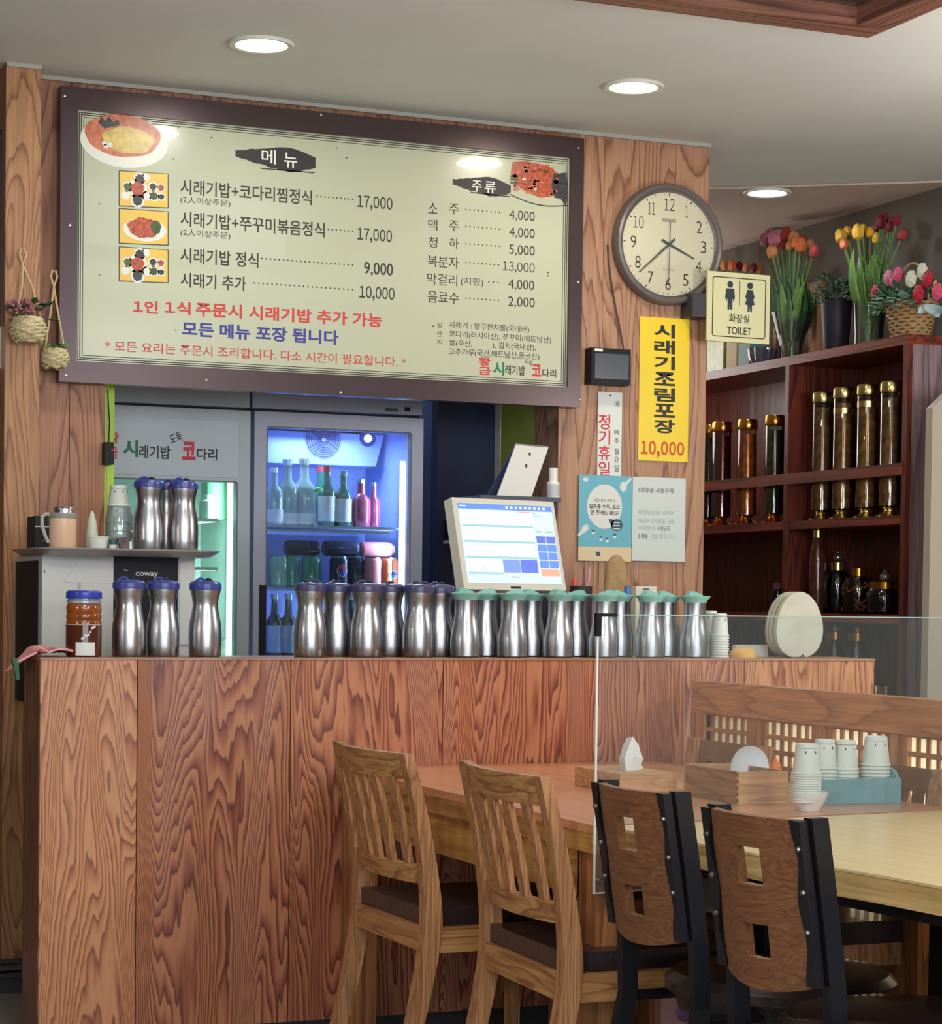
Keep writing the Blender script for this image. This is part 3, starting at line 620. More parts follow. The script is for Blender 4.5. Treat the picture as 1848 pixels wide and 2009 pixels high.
# hanging baskets at the left end
ROPE = mat('straw_rope', (202, 180, 136), .8, bump=.3, nscale=200)
STRAW = mat('woven_straw', (208, 192, 150), .85, noise=.25, nscale=120, bump=.4)
def hang_basket(lab, px, pytop, pyb, pxw, loop, Y, flowers):
    c = onY(px, pyb, Y); topp = onY(px + loop, pytop, Y); w_ = (onY(px + pxw / 2, pyb, Y).x - onY(px - pxw / 2, pyb, Y).x) / 2
    t = thing('hanging_basket', lab, 'basket', (c.x, Y - w_ * .8, c.z)); L = t.location; cy = Y - w_ * .8; h = w_ * 1.5
    prof = [(w_ * .55, 0), (w_ * .9, h * .18), (w_, h * .5), (w_ * .92, h * .85), (w_ * .8, h), (w_ * .72, h * .97), (w_ * .8, h * .6), (w_ * .5, h * .2)]
    MB(L).lathe(prof, (c.x, cy, c.z), 30, cap=True).build('bowl', STRAW, t)
    rn = random.Random(px)
    for k in range(9):
        zz = c.z + h * (.06 + .1 * k); rr_ = w_ * (.62 + .42 * math.sin(PI * min(1, (.12 + .095 * k)) * .93))
        MB(L).tube([(c.x + rr_ * 1.02 * math.cos(a), cy + rr_ * 1.02 * math.sin(a), zz + .004 * math.sin(5 * a + k * 2) + rn.uniform(-.0015, .0015)) for a in [2 * PI * j / 28 for j in range(28)]], .0042, 5, True).build('rope_coil', STRAW, t)
    for sgn in (-1, 1):
        MB(L).tube([(c.x + sgn * w_ * .75, cy, c.z + h), (c.x + sgn * w_ * .3, Y - .02, (c.z + h) * .55 + topp.z * .45), (topp.x, Y - .006, topp.z - .05), (topp.x + sgn * .010, Y - .006, topp.z - .02), (topp.x + sgn * .004, Y - .006, topp.z)], .0032, 6).build('hanging_cord', ROPE, t)
    return t, Vector((c.x, cy, c.z + h)), w_
LEAFG = mat('leaf_dark', (44, 78, 50), .5, noise=.3, nscale=60); LEAFL = mat('leaf_bright', (78, 140, 58), .5, noise=.3, nscale=60)
PINKD = mat('dried_pink', (158, 100, 108), .7, noise=.35, nscale=80)
def leafpatch(L, c, r, n, sz, m_, t, name='leaves', seed=1, zs=.7, up=.3):
    rn = random.Random(seed); m = MB(L)
    for k in range(n):
        a = rn.uniform(0, 2 * PI); q = rn.uniform(.1, 1) ** .6 * r; p = Vector((c.x + q * math.cos(a), c.y + q * math.sin(a), c.z + rn.uniform(-.2, 1) * r * zs))
        d = Vector((math.cos(a), math.sin(a), rn.uniform(-.2, 1) * up * 2)).normalized(); s_ = d.cross(Vector((rn.uniform(-.3, .3), 0, 1))).normalized(); l = sz * rn.uniform(.7, 1.3); u_ = s_.cross(d)
        m.hexa([p, p + d * l * .45 + s_ * l * .28 , p + d * l, p + d * l * .45 - s_ * l * .28, p + u_ * .001, p + d * l * .45 + s_ * l * .28 + u_ * l * .08, p + d * l + u_ * .001, p + d * l * .45 - s_ * l * .28 + u_ * l * .08])
    return m.build(name, m_, t, kind='stuff')
t, c, w_ = hang_basket('hanging straw basket of dried pink flowers on the oak post', 50, 487, 675, 66, -6, 6.57, 1)
leafpatch(t.location, c, .055, 26, .035, LEAFG, t, seed=2)
rn = random.Random(5)
for k in range(46):
    a = rn.uniform(0, 2 * PI); q = rn.uniform(0, .06)
    MB(t.location).ball((c.x - .008 + q * math.cos(a), c.y + q * .7 * math.sin(a), c.z + rn.uniform(.012, .052)), rn.uniform(.006, .010), sz=.8, sub=1).build('blossom', PINKD, t)
t, c, w_ = hang_basket('smaller hanging straw basket with a green sprig, left of the menu board frame', 103, 530, 724, 50, 2, 6.622, 0)
leafpatch(t.location, c - Vector((.0, 0, .005)), .028, 26, .026, LEAFL, t, seed=8)
# picture frame at the very left edge
Yp = 6.66
x1 = onY(10, 500, Yp).x
t = thing('picture_frame', 'dark framed picture cut off by the left edge of the photo', 'picture frame', (x1 - .4, Yp - .02, onY(8, 722, Yp).z))
MB(t.location).box(x1 - .4, x1, Yp - .02, Yp, onY(8, 640, Yp).z, onY(8, 256, Yp).z).build('frame', mat('frame_dark', (38, 26, 26), .3), t, .004)
MB(t.location).box(x1 - .38, x1 - .012, Yp - .022, Yp - .02, onY(8, 632, Yp).z, onY(8, 266, Yp).z).build('picture', mat('picture_mauve', (74, 58, 70), .2), t)
MB(t.location).box(x1 - .3, x1 - .01, Yp - .012, Yp, onY(8, 724, Yp).z, onY(8, 642, Yp).z).build('caption_plate', PAPER, t, .001)
pz = onY(5, 1410, Yp); t = thing('wall_hook', 'black and blue hook on the dark wall at the left edge beside the counter', 'hook', (pz.x, Yp - .03, pz.z))
MB(t.location).box(pz.x - .03, pz.x + .012, Yp - .03, Yp, pz.z - .01, pz.z + .05).build('bracket', BLACKP, t, .003)
MB(t.location).box(pz.x - .02, pz.x + .008, Yp - .04, Yp - .03, pz.z - .035, pz.z - .005).build('clip', mat('clip_blue', (40, 60, 160), .4), t, .003)
# ================================================================ counter
YC, ZC = 5.556, 1.032
cx0, cx1 = onY(77, 1700, YC).x, onY(1715, 1300, YC).x
ct = thing('service_counter', 'long timber service counter with bold flame-grain front panels', 'counter', (cx0, YC, 0)); L = ct.location
seams = [cx0, onY(267, 1700, YC).x, onY(567, 1700, YC).x, onY(868, 1450, YC).x, onY(1172, 1400, YC).x, onY(1460, 1320, YC).x, cx1]
for k in range(len(seams) - 1):
    x0, x1 = seams[k] + (.0012 if k else 0), seams[k + 1] - (.0012 if k < 5 else 0)
    pn = MB(((x0 + x1) / 2, YC, .5)).box(x0, x1, YC, YC + .018, .06, ZC - .006).build('front_panel', (W_COUNTER_L if k in (0, 5) else W_COUNTER), None, .001)
    pn.parent = ct; pn.location = Vector(((x0 + x1) / 2, YC, .5)) - L
MB(L).box(cx0, cx0 + .018, YC + .018, YC + .215, 0, ZC - .006).build('end_panel', W_SIDE, ct, .001)
MB(L).box(cx1 - .018, cx1, YC + .018, YC + .215, 0, ZC - .006).build('end_panel', W_SIDE, ct, .001)
MB(L).box(cx0 + .02, cx1 - .02, YC + .2, YC + .215, .06, ZC - .006).build('back_panel', W_SIDE, ct)
MB(L).box(cx0 - .002, cx1 + .002, YC - .004, YC + .22, ZC - .006, ZC).build('top', wood('counter_top', (176, 128, 98), (150, 104, 78), 'X', 9, .8, 6, .3, rough=.35), ct, .0015)
MB(L).box(cx0 + .018, cx1 - .018, YC + .03, YC + .19, 0, .06).build('plinth', DARKG, ct)
dk = thing('work_desk', 'lower work desk behind the counter', 'desk', (cx0, YC + .24, 0))
MB(dk.location).box(1.36, 3.62, YC + .225, YC + 1.05, .84, .88).build('desk_top', mat('desk_grey', (128, 124, 120), .4), dk, .003)
for x in (1.40, 2.4, 3.58): MB(dk.location).box(x - .02, x + .02, YC + .26, YC + 1.0, 0, .84).build('leg', DARKG, dk)
# ---------------------------------------------------------------- water jugs
ST = steel('brushed_steel', (172, 172, 174), .29); LIDB = mat('lid_blue', (58, 72, 148), .35, coat=.3); LIDD = mat('lid_navy', (68, 68, 108), .35, coat=.3); LIDT = mat('lid_teal', (132, 188, 176), .4, coat=.2)
def blue_jug(lab, lidm):
    t = thing('water_jug', lab, 'jug')
    MB().lathe([(.001, 0), (.040, 0), (.0425, .004), (.0435, .03), (.0438, .062), (.042, .088), (.0375, .110), (.0338, .130), (.0335, .142), (.036, .158), (.0398, .172), (.0402, .178), (.001, .178)], seg=40).build('body', ST, t)
    MB().lathe([(.001, .1775), (.0425, .1775), (.0430, .181), (.0425, .193), (.038, .1985), (.022, .202), (.001, .203)], seg=40).build('lid', lidm, t)
    MB().tube([(-.030 + .004 * k, -.001, .199 + .0085 * math.sin(PI * k / 8)) for k in range(9)], .0035, 8).build('pull_tab', lidm, t)
    MB().lathe([(.001, .2), (.010, .2), (.0095, .2065), (.004, .209), (.001, .2095)], (.008, 0, 0), 16).build('knob', BLACKP, t)
    return t
jb = blue_jug('', LIDB); jd = blue_jug('', LIDD)
blues = [(252, YC + .10, ZC, 'steel water jug with blue lid, first to the right of the amber tea bottle', 1, 0), (319, YC + .11, ZC, 'steel water jug with blue lid, second to the right of the tea bottle', 1, .3), (402, YC + .10, ZC, 'steel water jug with blue lid standing alone between two gaps on the counter', 1, .2),
 (607, YC + .075, ZC, 'steel jug with tilted dark lid at the left end of the group before the fridge', 0, 2.6), (659, YC + .15, ZC, 'steel jug with dark lid half hidden right of the tilted-lid jug', 0, .5), (718, YC + .075, ZC, 'steel jug with dark lid and black knob below the cola can', 0, 0), (763, YC + .15, ZC, 'steel jug with dark lid half hidden behind the one below the cola can', 0, .9), (820, YC + .075, ZC, 'steel jug with dark lid right of the bright fridge light strip', 0, 2.9), (860, YC + .15, ZC, 'steel jug with dark lid half hidden, last before the green-lidded jugs', 0, .1)]
YTR = 6.17
trz = onY(250, 1079, YTR).z
tray_j = [(291, YTR - .02, trz, 'steel jug with blue lid on the tray, the left of the three there', 1, 0), (326, YTR + .10, trz, 'steel jug with blue lid on the tray, hidden between two others', 1, .8), (359, YTR - .02, trz, 'steel jug with blue lid on the tray, the right of the three there', 1, .1)]
first = {1: True, 0: True}
for px, y, z, lab, kb, rz in blues + tray_j:
    src = jb if kb else jd; loc = (onY(px, 1285 if z == ZC else 1075, y).x, y, z)
    if first[kb]: src.location = loc; src['label'] = lab; src.rotation_euler.z = rz; src['group'] = 'blue-lidded steel water jugs'; first[kb] = False
    else: dup(src, loc, lab, rz, 'blue-lidded steel water jugs')
def teal_jug():
    t = thing('water_jug', '', 'jug', group='green-lidded steel water jugs')
    MB().lathe([(.001, 0), (.039, 0), (.0425, .004), (.0432, .03), (.0428, .052), (.040, .074), (.0355, .096), (.0322, .116), (.0318, .135), (.0322, .156), (.0335, .166), (.001, .166)], seg=40).build('body', ST, t)
    MB().lathe([(.001, .160), (.0335, .160), (.036, .167), (.0435, .1745), (.0445, .178), (.040, .1795), (.001, .180)], seg=40).build('lid', LIDT, t)
    m = MB(); m.prism([(-.030, .179), (.020, .179), (.016, .184), (-.012, .193), (-.022, .191)], lambda a, b, t_: (a, t_, b), -.013, .013); m.build('pull_tab', LIDT, t, .002)
    return t
jt = teal_jug()
ft = True
tl = [(913, .075, 0, 'green-lidded steel jug at the left end of its row, below the till screen'), (951, .155, 3.0, 'green-lidded steel jug tucked behind the leftmost green-lidded one'), (1006, .075, 2.9, 'green-lidded steel jug under the middle of the till screen'), (1040, .155, .2, 'green-lidded steel jug half hidden under the right half of the till screen'), (1096, .075, .4, 'green-lidded steel jug under the right edge of the till screen'), (1127, .155, 3.1, 'green-lidded steel jug half hidden below the red pens'), (1184, .075, 2.7, 'green-lidded steel jug seen through the corner clip of the clear partition'), (1213, .155, .1, 'green-lidded steel jug half hidden below the brown stone'), (1275, .075, .2, 'green-lidded steel jug below the right edge of the blue poster'), (1305, .155, 0, 'green-lidded steel jug half hidden below the white poster'), (1362, .075, 0, 'green-lidded steel jug at the right end of its row beside the paper cups')]
for px, dy, rz, lab in tl:
    y = YC + dy; loc = (onY(px, 1285, y).x, y, ZC)
    if ft: jt.location = loc; jt['label'] = lab; jt.rotation_euler.z = rz; ft = False
    else: dup(jt, loc, lab, rz)
# ---------------------------------------------------------------- amber tea bottle
p = onY(164, 1287, YC + .08); t = thing('tea_bottle', 'wide bottle of amber tea with blue cap, left end of the counter', 'bottle', (p.x, YC + .08, ZC))
AMB = mat('amber_tea', (150, 78, 24), .12, coat=.6, noise=.35, nscale=14); AMBD = mat('amber_tea_dark', (88, 40, 24), .12, coat=.6, noise=.3, nscale=18)
MB().lathe([(.001, 0), (.042, 0), (.0455, .004), (.046, .05), (.046, .083), (.001, .083)], seg=36).build('tea', AMBD, t)
MB().lathe([(.001, .083), (.045, .083), (.0455, .09), (.043, .096), (.0455, .101), (.045, .108), (.0425, .113), (.045, .118), (.0455, .128), (.043, .136), (.001, .136)], seg=36).build('shoulder', AMB, t)
MB().lathe([(.040, .136), (.0445, .138), (.0445, .145), (.041, .148), (.041, .152)], seg=36, cap=False).build('neck', clear('bottle_clear', (215, 222, 215), .3, .35), t)
MB().lathe([(.001, .150), (.0455, .150), (.0465, .153), (.046, .166), (.041, .171), (.001, .172)], seg=36, rip=.006).build('cap', mat('cap_royal', (48, 66, 178), .3, coat=.4), t)
m = MB()
pts = [(.0468 * math.sin(a), -.0468 * math.cos(a)) for a in [-.55 + 1.1 * k / 8 - .12 for k in range(9)]]
for k in range(8): m.hexa([(pts[k][0], pts[k][1], .004), (pts[k + 1][0], pts[k + 1][1], .004), (pts[k + 1][0] * .985, pts[k + 1][1] * .985, .004), (pts[k][0] * .985, pts[k][1] * .985, .004), (pts[k][0], pts[k][1], .038), (pts[k + 1][0], pts[k + 1][1], .038), (pts[k + 1][0] * .985, pts[k + 1][1] * .985, .038), (pts[k][0] * .985, pts[k][1] * .985, .038)])
m.build('label', PAPER, t)
rn = random.Random(4)
for k in range(9): MB().ball((.0455 * math.sin(-.3 + .09 * k), -.0455 * math.cos(-.3 + .09 * k), .044 + .014 * rn.random() + .003 * k), .004, sy=.3, sub=1).build('blossom_print', PAPER, t)
MB().tube([(.047 * math.cos(a), .047 * math.sin(a), .0835) for a in [2 * PI * k / 30 for k in range(30)]], .0012, 5, True).build('ridge', mat('ridge_glint', (200, 190, 170), .3), t)
# ---------------------------------------------------------------- pink cloth over the left corner
cl = MB((cx0, YC, ZC)); x0 = cx0 - .036; x1 = onY(132, 1285, YC + .1).x
nx, ny = 22, 6; top = []; rn = random.Random(2)
def clp(i, j, off=0):
    u = i / nx; v = j / ny; x = x0 - .012 + (x1 - x0 + .012) * u
    y = YC + .03 + .15 * v
    z = ZC + .007 + .020 * abs(math.sin(2.6 * u * 2 + v * 2.0 + .3)) * (1 - .55 * u) + .008 * math.sin(v * 9 + u * 4) * (1 - u) + .005
    if x < cx0 - .003: z = ZC + .016 - (cx0 - x) * (.5 + .5 * v) - .006 * v; x = x - .006 * math.sin(v * 8)
    return (x, y, z + off)
V0 = [[cl._v(clp(i, j)) for j in range(ny + 1)] for i in range(nx + 1)]; V1 = [[cl._v(clp(i, j, -.005)) for j in range(ny + 1)] for i in range(nx + 1)]
for i in range(nx):
    for j in range(ny):
        cl.bm.faces.new([V0[i][j], V0[i + 1][j], V0[i + 1][j + 1], V0[i][j + 1]]); cl.bm.faces.new([V1[i][j], V1[i][j + 1], V1[i + 1][j + 1], V1[i + 1][j]])
for i in range(nx):
    for j in (0, ny): cl.bm.faces.new([V0[i][j], V0[i + 1][j], V1[i + 1][j], V1[i][j]])
for j in range(ny):
    for i in (0, nx): cl.bm.faces.new([V0[i][j], V0[i][j + 1], V1[i][j + 1], V1[i][j]])
tag(cl.build('cloth', mat('cloth_pink', (236, 164, 164), .85, noise=.08, nscale=60, bump=.2), ang=80), 'crumpled pink cloth draped over the left corner of the counter', 'cloth')
g_ = onY(26, 1318, YC + .05)
tag(MB((g_.x, g_.y, g_.z)).sweep(range(5), lambda i: [Vector((g_.x + .004 + .002 * i + dx, g_.y + dy, g_.z + .035 - .014 * i)) for dx, dy in ((-.009 + .001 * i, -.012), (.007 - .001 * i, -.008), (.007 - .001 * i, .012), (-.009 + .001 * i, .008))]).build('cloth', mat('cloth_green', (60, 110, 84), .85)), 'small green cloth corner hanging below the pink cloth', 'cloth')
# ---------------------------------------------------------------- paper cups
CUPW = mat('paper_cup', (222, 226, 216), .6)
def cup_stack(name, lab, n, loc, r=.0285, h=.066, step=.0085, group=None, flip=True, printed=True, sd=1, rz=0):
    """n nested cups standing rim down"""
    t = thing(name, lab, 'paper cups', loc, rz, group)
    for k in range(n):
        z = k * step; rb = r * .74
        MB().lathe([(r, z), (r + .0022, z + .0015), (r + .0014, z + .0042), (r - .0006, z + .0055), (rb + .0008, z + h), (rb - .001, z + h + .001), (rb - .0015, z + h - .006), (.001, z + h - .006)], seg=26, cap=False).build('cup', CUPW, t)
    z = (n - 1) * step; rb = r * .74
    MB().tube([((rb + .0016) * math.cos(a), (rb + .0016) * math.sin(a), z + h - .009) for a in [2 * PI * k / 26 for k in range(26)]], .0006, 4, True).build('printed_line', INK, t)
    for a in ([-2.2, -1.3, -.4, .9, 2] if printed else []):
        rr_ = rb + (r - rb) * .24 + .0008
        MB().ball((rr_ * math.cos(a), rr_ * math.sin(a), z + h - .018), .0016, sz=2.6, sub=1).build('printed_mark', INK, t)
    return t
p = onY(1411, 1287, YC + .09)
cup_stack('paper_cup_stack', 'tall stack of white paper cups on the counter right of the steel jugs', 9, (p.x, YC + .09, ZC), r=.0265, h=.066, step=.0078)
p = onY(1391, 1287, YC + .16)
cup_stack('paper_cup_stack', 'stack of white paper cups half hidden behind the tall stack on the counter', 10, (p.x, YC + .16, ZC), r=.0265, h=.066, step=.0078)
# yellow round fruit-like lid and white tray lying on the counter
p = onY(1457, 1287, YC + .12); t = MB((p.x, YC + .12, ZC)).lathe([(.001, 0), (.042, 0), (.041, .010), (.034, .022), (.020, .029), (.001, .031)], (p.x, YC + .12, ZC), 30).build('bowl', mat('ochre_dome', (218, 168, 90), .6))
tag(t, 'ochre upturned bowl on the counter left of the oval stones', 'bowl')
p = onY(1470, 1266, YC + .19); t = MB((p.x, YC + .18, ZC)).box(p.x - .055, p.x + .055, YC + .175, YC + .195, ZC, ZC + .036).build('tray', WHITEP, None, .004)
tag(t, 'white plastic tray edge behind the ochre bowl', 'tray')
# three oval stone plates leaning together
STN = mat('pale_stone', (188, 188, 170), .75, noise=.10, nscale=16, bump=.15); STE = mat('stone_edge', (150, 128, 96), .8, noise=.15, nscale=30)
egg = []
for k in range(40):
    a = 2 * PI * k / 40; x = .0815 * math.cos(a) * (1 - .17 * math.sin(a) - .04 * math.cos(2 * a)) ; z = .098 + .098 * math.sin(a)
    if z < .02: x *= 1.02
    egg.append((x * (1 + .01 * math.sin(3 * a + 1)), max(z, .0)))
for i, (px, dy, dx, lab) in enumerate(((1565, .06, 0, 'oval pale stone plate standing at the front of the three on the counter'), (1556, .092, 0, 'oval stone plate in the middle of the three leaning together'), (1549, .124, 0, 'oval stone plate at the back of the three leaning together'))):
    p = onY(px, 1287, YC + dy); t = thing('stone_plate', lab, 'stone plate', (p.x, YC + dy, ZC), 0, 'oval stone plates on the counter')
    m = MB(); m.prism(egg, lambda a, b, q: (a * (1 - .12 * i * 0), q + (0 if 1 else 0), b), -.009, .009); m.build('plate', STN, t, .004)
    MB().prism([(x * .975, (z - .094) * .975 + .094) for x, z in egg], lambda a, b, q: (a, q, b), .009, .0165).build('rim_layer', STE, t, .002)
    if i == 0: MB().prism([(-.028, 0), (-.02, .004), (0, .004), (.010, .011), (.014, .010), (.022, .002), (.03, 0)], lambda a, b, q: (a, q, b), -.0105, -.0085).build('notch', mat('stone_shadow', (92, 70, 66), .8), t)

# ---------------------------------------------------------------- till screen
YM = 6.02
pl, pr = onY(897, 971, YM), onY(1113, 1155, YM)
ang = math.radians(-1.5)
c_ = onY(1008, 1160, YM)
t = thing('till_screen', 'cream touch-screen till monitor behind the green-lidded jugs', 'monitor', (c_.x, YM, .88))
tiltx = math.radians(-15)
W2 = (onY(1112, 1130, YM).x - onY(905, 1130, YM).x) / 2 * 1.09; Hs = onY(905, 971, YM).z - onY(905, 1158, YM).z; zb = onY(905, 1158, YM).z - .88
hd = MB(); hd.box(-W2, W2, -.012, .03, 0, Hs)
def til(o_): o_.location = (0, 0, zb); o_.rotation_euler = (tiltx, 0, math.radians(12)); return o_
til(hd.build('bezel', mat('bezel_cream', (212, 208, 192), .4), t, .009, bseg=3))
SCR = mat('screen_glow', (190, 205, 235), .3, emit=(196, 208, 236), estr=.5)
bz = .017; x0, x1, z0, z1 = -W2 + bz, W2 - bz * .75, .020, Hs - .017
sc = til(MB().box(x0, x1, -.0135, -.011, z0, z1).build('screen', SCR, t))
def scr(u0, u1, v0, v1, m_, y=-.0143, name='screen_tile'):
    o_ = MB().box(x0 + (x1 - x0) * u0, x0 + (x1 - x0) * u1, y, -.0133, z1 - (z1 - z0) * v1, z1 - (z1 - z0) * v0).build(name, m_, sc, smooth=False); return o_
em = lambda n, c, s=.5: mat(n, c, .3, emit=c, estr=s)
B1, B2, B3, G1, O1, WT, PU1 = em('scr_bar', (92, 132, 208)), em('scr_navy', (92, 108, 196)), em('scr_blue', (112, 140, 236)), em('scr_teal', (136, 186, 190)), em('scr_orange', (236, 156, 132)), em('scr_white', (214, 214, 222)), em('scr_violet', (86, 108, 230))
scr(0, 1, 0, .07, B1); scr(.01, .08, .025, .042, WT, -.0148)
for k in range(9): scr(.50 + .05 * k, .525 + .05 * k, .02, .05, WT, -.0148)
for r_ in range(4):
    for c in range(4):
        blue = r_ == 3 and c >= 2
        scr(.02 + .187 * c, .02 + .187 * (c + 1) - .008, .10 + .2 * r_ + .0, .10 + .2 * r_ + .165, (PU1 if c == 3 else B3) if blue else WT)
        if not blue: scr(.02 + .187 * c, .02 + .187 * (c + 1) - .004, .10 + .2 * r_ + .165, .10 + .2 * r_ + .19, G1)
scr(.62, .76, .08, .092, O1); scr(.79, .85, .32, .345, G1); scr(.90, .98, .32, .345, G1)
scr(.79, .81, .09, .1, B2); scr(.79, .86, .125, .132, G1)
for r_ in range(4):
    for c in range(2): scr(.79 + .105 * c, .79 + .105 * c + .096, .39 + .105 * r_, .39 + .105 * r_ + .09, B2 if r_ == 0 else B1)
scr(.79, .99, .815, .90, O1); scr(.15, .24, .78, .86, mat('scr_knob', (196, 190, 206), .3, emit=(196, 190, 206), estr=.6)); scr(.46, .54, .915, .925, B2)
til(MB().box(-.018, .018, -.014, -.011, .004, .010).build('logo_plate', BLACKP, t))
MB().box(-.02, .02, .012, .05, 0, zb + .05).build('stand', mat('bezel_cream', (212, 208, 192), .4), t, .006); MB().box(-.12, .12, -.08, .10, 0, .02).build('base', MATS['bezel_cream'], t, .006)
# shelf cabinet behind the till with calendar and spray bottle
pcz = onY(1000, 976, 6.45).z
t = thing('side_cabinet', 'small dark cabinet behind the till screen', 'cabinet', (2.86, 6.35, .88))
xc1 = onY(1098, 1000, 6.36).x
xc0 = onY(940, 1000, 6.36).x
MB(t.location).box(xc0 + .01, xc1 - .008, 6.36, 6.60, .88, pcz).build('body', mat('cab_dark', (40, 44, 66), .6), t, .003)
MB(t.location).box(xc0, xc1, 6.35, 6.61, pcz - .015, pcz).build('top', mat('cab_top', (70, 74, 90), .5), t, .002)
P = [onY(975, 973, 6.42), onY(1042, 978, 6.42), onY(1076, 878, 6.50), onY(1012, 873, 6.50)]
t = thing('desk_calendar', 'white desk calendar standing tilted behind the till screen', 'calendar', (P[0].x, 6.42, pcz))
d_ = Vector((0, .006, 0)); zz = [pcz, pcz, P[2].z, P[3].z]
Q = [Vector((p.x, p.y, z)) for p, z in zip(P, zz)]
MB(t.location).hexa([Q[0], Q[1], Q[1] + d_, Q[0] + d_, Q[3], Q[2], Q[2] + d_, Q[3] + d_]).build('page', mat('cal_paper', (206, 204, 200), .6), t)
R_ = [Q[1] + Vector((.012, .07, 0)), Q[0] + Vector((.012, .07, 0))]
MB(t.location).hexa([Q[0] + Vector((.0, .09, 0)), Q[1] + Vector((.0, .09, 0)), Q[1] + Vector((0, .096, 0)), Q[0] + Vector((0, .096, 0)), Q[3] + d_, Q[2] + d_, Q[2] + d_ * 2, Q[3] + d_ * 2]).build('back_flap', mat('cal_navy', (50, 56, 96), .6), t)
MB(t.location).tube([Q[3] + Vector((0, .004, .002)), Q[2] + Vector((0, .004, .002))], .003, 6).build('binding', SCREWM, t)
for u, v in ((.5, .85), (.52, .62)):
    c = Q[0].lerp(Q[3], v).lerp(Q[1].lerp(Q[2], v), u); MB(t.location).box(c.x - .003, c.x + .003, c.y - .003, c.y, c.z - .012, c.z + .004).build('figure', INK, t, smooth=False)
pb = onY(1085, 975, 6.45); t = thing('spray_bottle', 'white bottle with ribbed cap standing right of the calendar', 'bottle', (pb.x, 6.45, pcz))
MB().lathe([(.001, 0), (.020, 0), (.021, .003), (.021, .050), (.018, .054), (.001, .054)], seg=24).build('body', WHITEP, t)
MB().lathe([(.001, .054), (.014, .054), (.014, .098), (.012, .10), (.001, .10)], seg=20, rip=.03).build('cap', WHITEP, t)
MB().lathe([(.0213, .008), (.0213, .046)], seg=24, cap=False).build('label', mat('label_grey', (190, 192, 196), .5), t)
# wall dispenser seen in the dark kitchen
pz = onY(893, 1060, 7.20)
t = thing('dispenser', 'small white dispenser on a ledge in the dark kitchen left of the till', 'dispenser', (pz.x, 7.148, pz.z))
MB().box(-.03, .07, -.0, .09, -.012, 0).build('ledge', WHITEP, t, .002); MB().box(.0, .06, .02, .08, 0, .13).build('body', mat('disp_white', (190, 196, 206), .4), t, .006); MB().box(.012, .048, .018, .02, .05, .11).build('window', mat('disp_dark', (60, 70, 100), .3), t, .002)
MB().box(-.04, -.012, .02, .06, 0, .07).build('bottle', BLACKP, t, .006)
# pen cup, pens, brown stone and clip tray behind the jugs (on a raised stand of the desk)
YQ = 6.12
t = thing('pen_holder', 'dark mesh pen cup behind the jugs below the blue poster', 'pen holder', (onY(1140, 1160, YQ).x, YQ, .88)); zq = onY(1140, 1150, YQ).z - .88
MB().lathe([(.001, 0), (.032, 0), (.034, zq - .0), (.031, zq), (.030, .004), (.001, .004)], seg=24).build('cup', mat('mesh_dark', (56, 44, 52), .6), t)
for px, py, lx, m_, lab in ((1126, 1130, -.012, mat('pen_orange', (222, 88, 60), .35), 'orange-red pen leaning left in the pen cup'), (1133, 1112, .014, mat('pen_pink', (206, 160, 160), .35), 'long pinkish pen leaning right in the pen cup'), (1146, 1112, .0, mat('pen_maroon', (120, 50, 60), .35), 'dark red pen in the pen cup')):
    a_ = Vector((t.location.x - .8 * lx, YQ, .89)); top_ = onY(px if px != 1133 else 1157, py, YQ)
    m = MB(a_).tube([a_, a_.lerp(top_, .93)], .0042 if px != 1126 else .009, 8).tube([a_.lerp(top_, .93), top_], .0042 if px != 1126 else .009, 8, r2=.002)
    tag(m.build('pen', m_), lab, 'pen', 'pens in the pen cup')
ps = onY(1208, 1180, YQ); zt_ = onY(1208, 1089, YQ).z
t = MB((ps.x, YQ, .88)).lathe([(.001, 0), (.030, .0), (.038, .04), (.042, (zt_ - .88) * .62), (.040, (zt_ - .88) * .82), (.030, (zt_ - .88) * .95), (.014, (zt_ - .88) * .995), (.001, zt_ - .88)], (ps.x, YQ, .88), 32, sy=.6, wob=.02).build('stone', mat('brown_stone', (164, 134, 92), .7, noise=.22, nscale=22, bump=.3))
tag(t, 'rounded brown stone standing in front of the blue poster', 'stone')
p = onY(1259, 1153, YQ - .02); t = thing('desk_stand', 'pale cream device top edge between the jugs and the white poster', 'desk device', (p.x, YQ - .02, .88))
MB().box(-.036, .036, -.03, .03, 0, p.z - .88 + .004).build('body', mat('device_cream', (216, 214, 196), .4), t, .006); MB().box(-.010, .010, -.031, -.0295, p.z - .88 - .006, p.z - .88 - .003).build('slot', BLACKP, t)
p = onY(1237, 1190, YC + .235); t = MB((p.x, p.y, .88)).hexa([(p.x - .012, p.y, .88), (p.x + .004, p.y, .88), (p.x + .004, p.y + .02, .88), (p.x - .012, p.y + .02, .88), (p.x - .012, p.y, p.z + .06), (p.x - .002, p.y, p.z + .055), (p.x - .002, p.y + .02, p.z + .055), (p.x - .012, p.y + .02, p.z + .06)]).build('folder', mat('folder_blue', (70, 126, 200), .4))
tag(t, 'thin blue folder edge standing between two green-lidded jugs', 'folder')
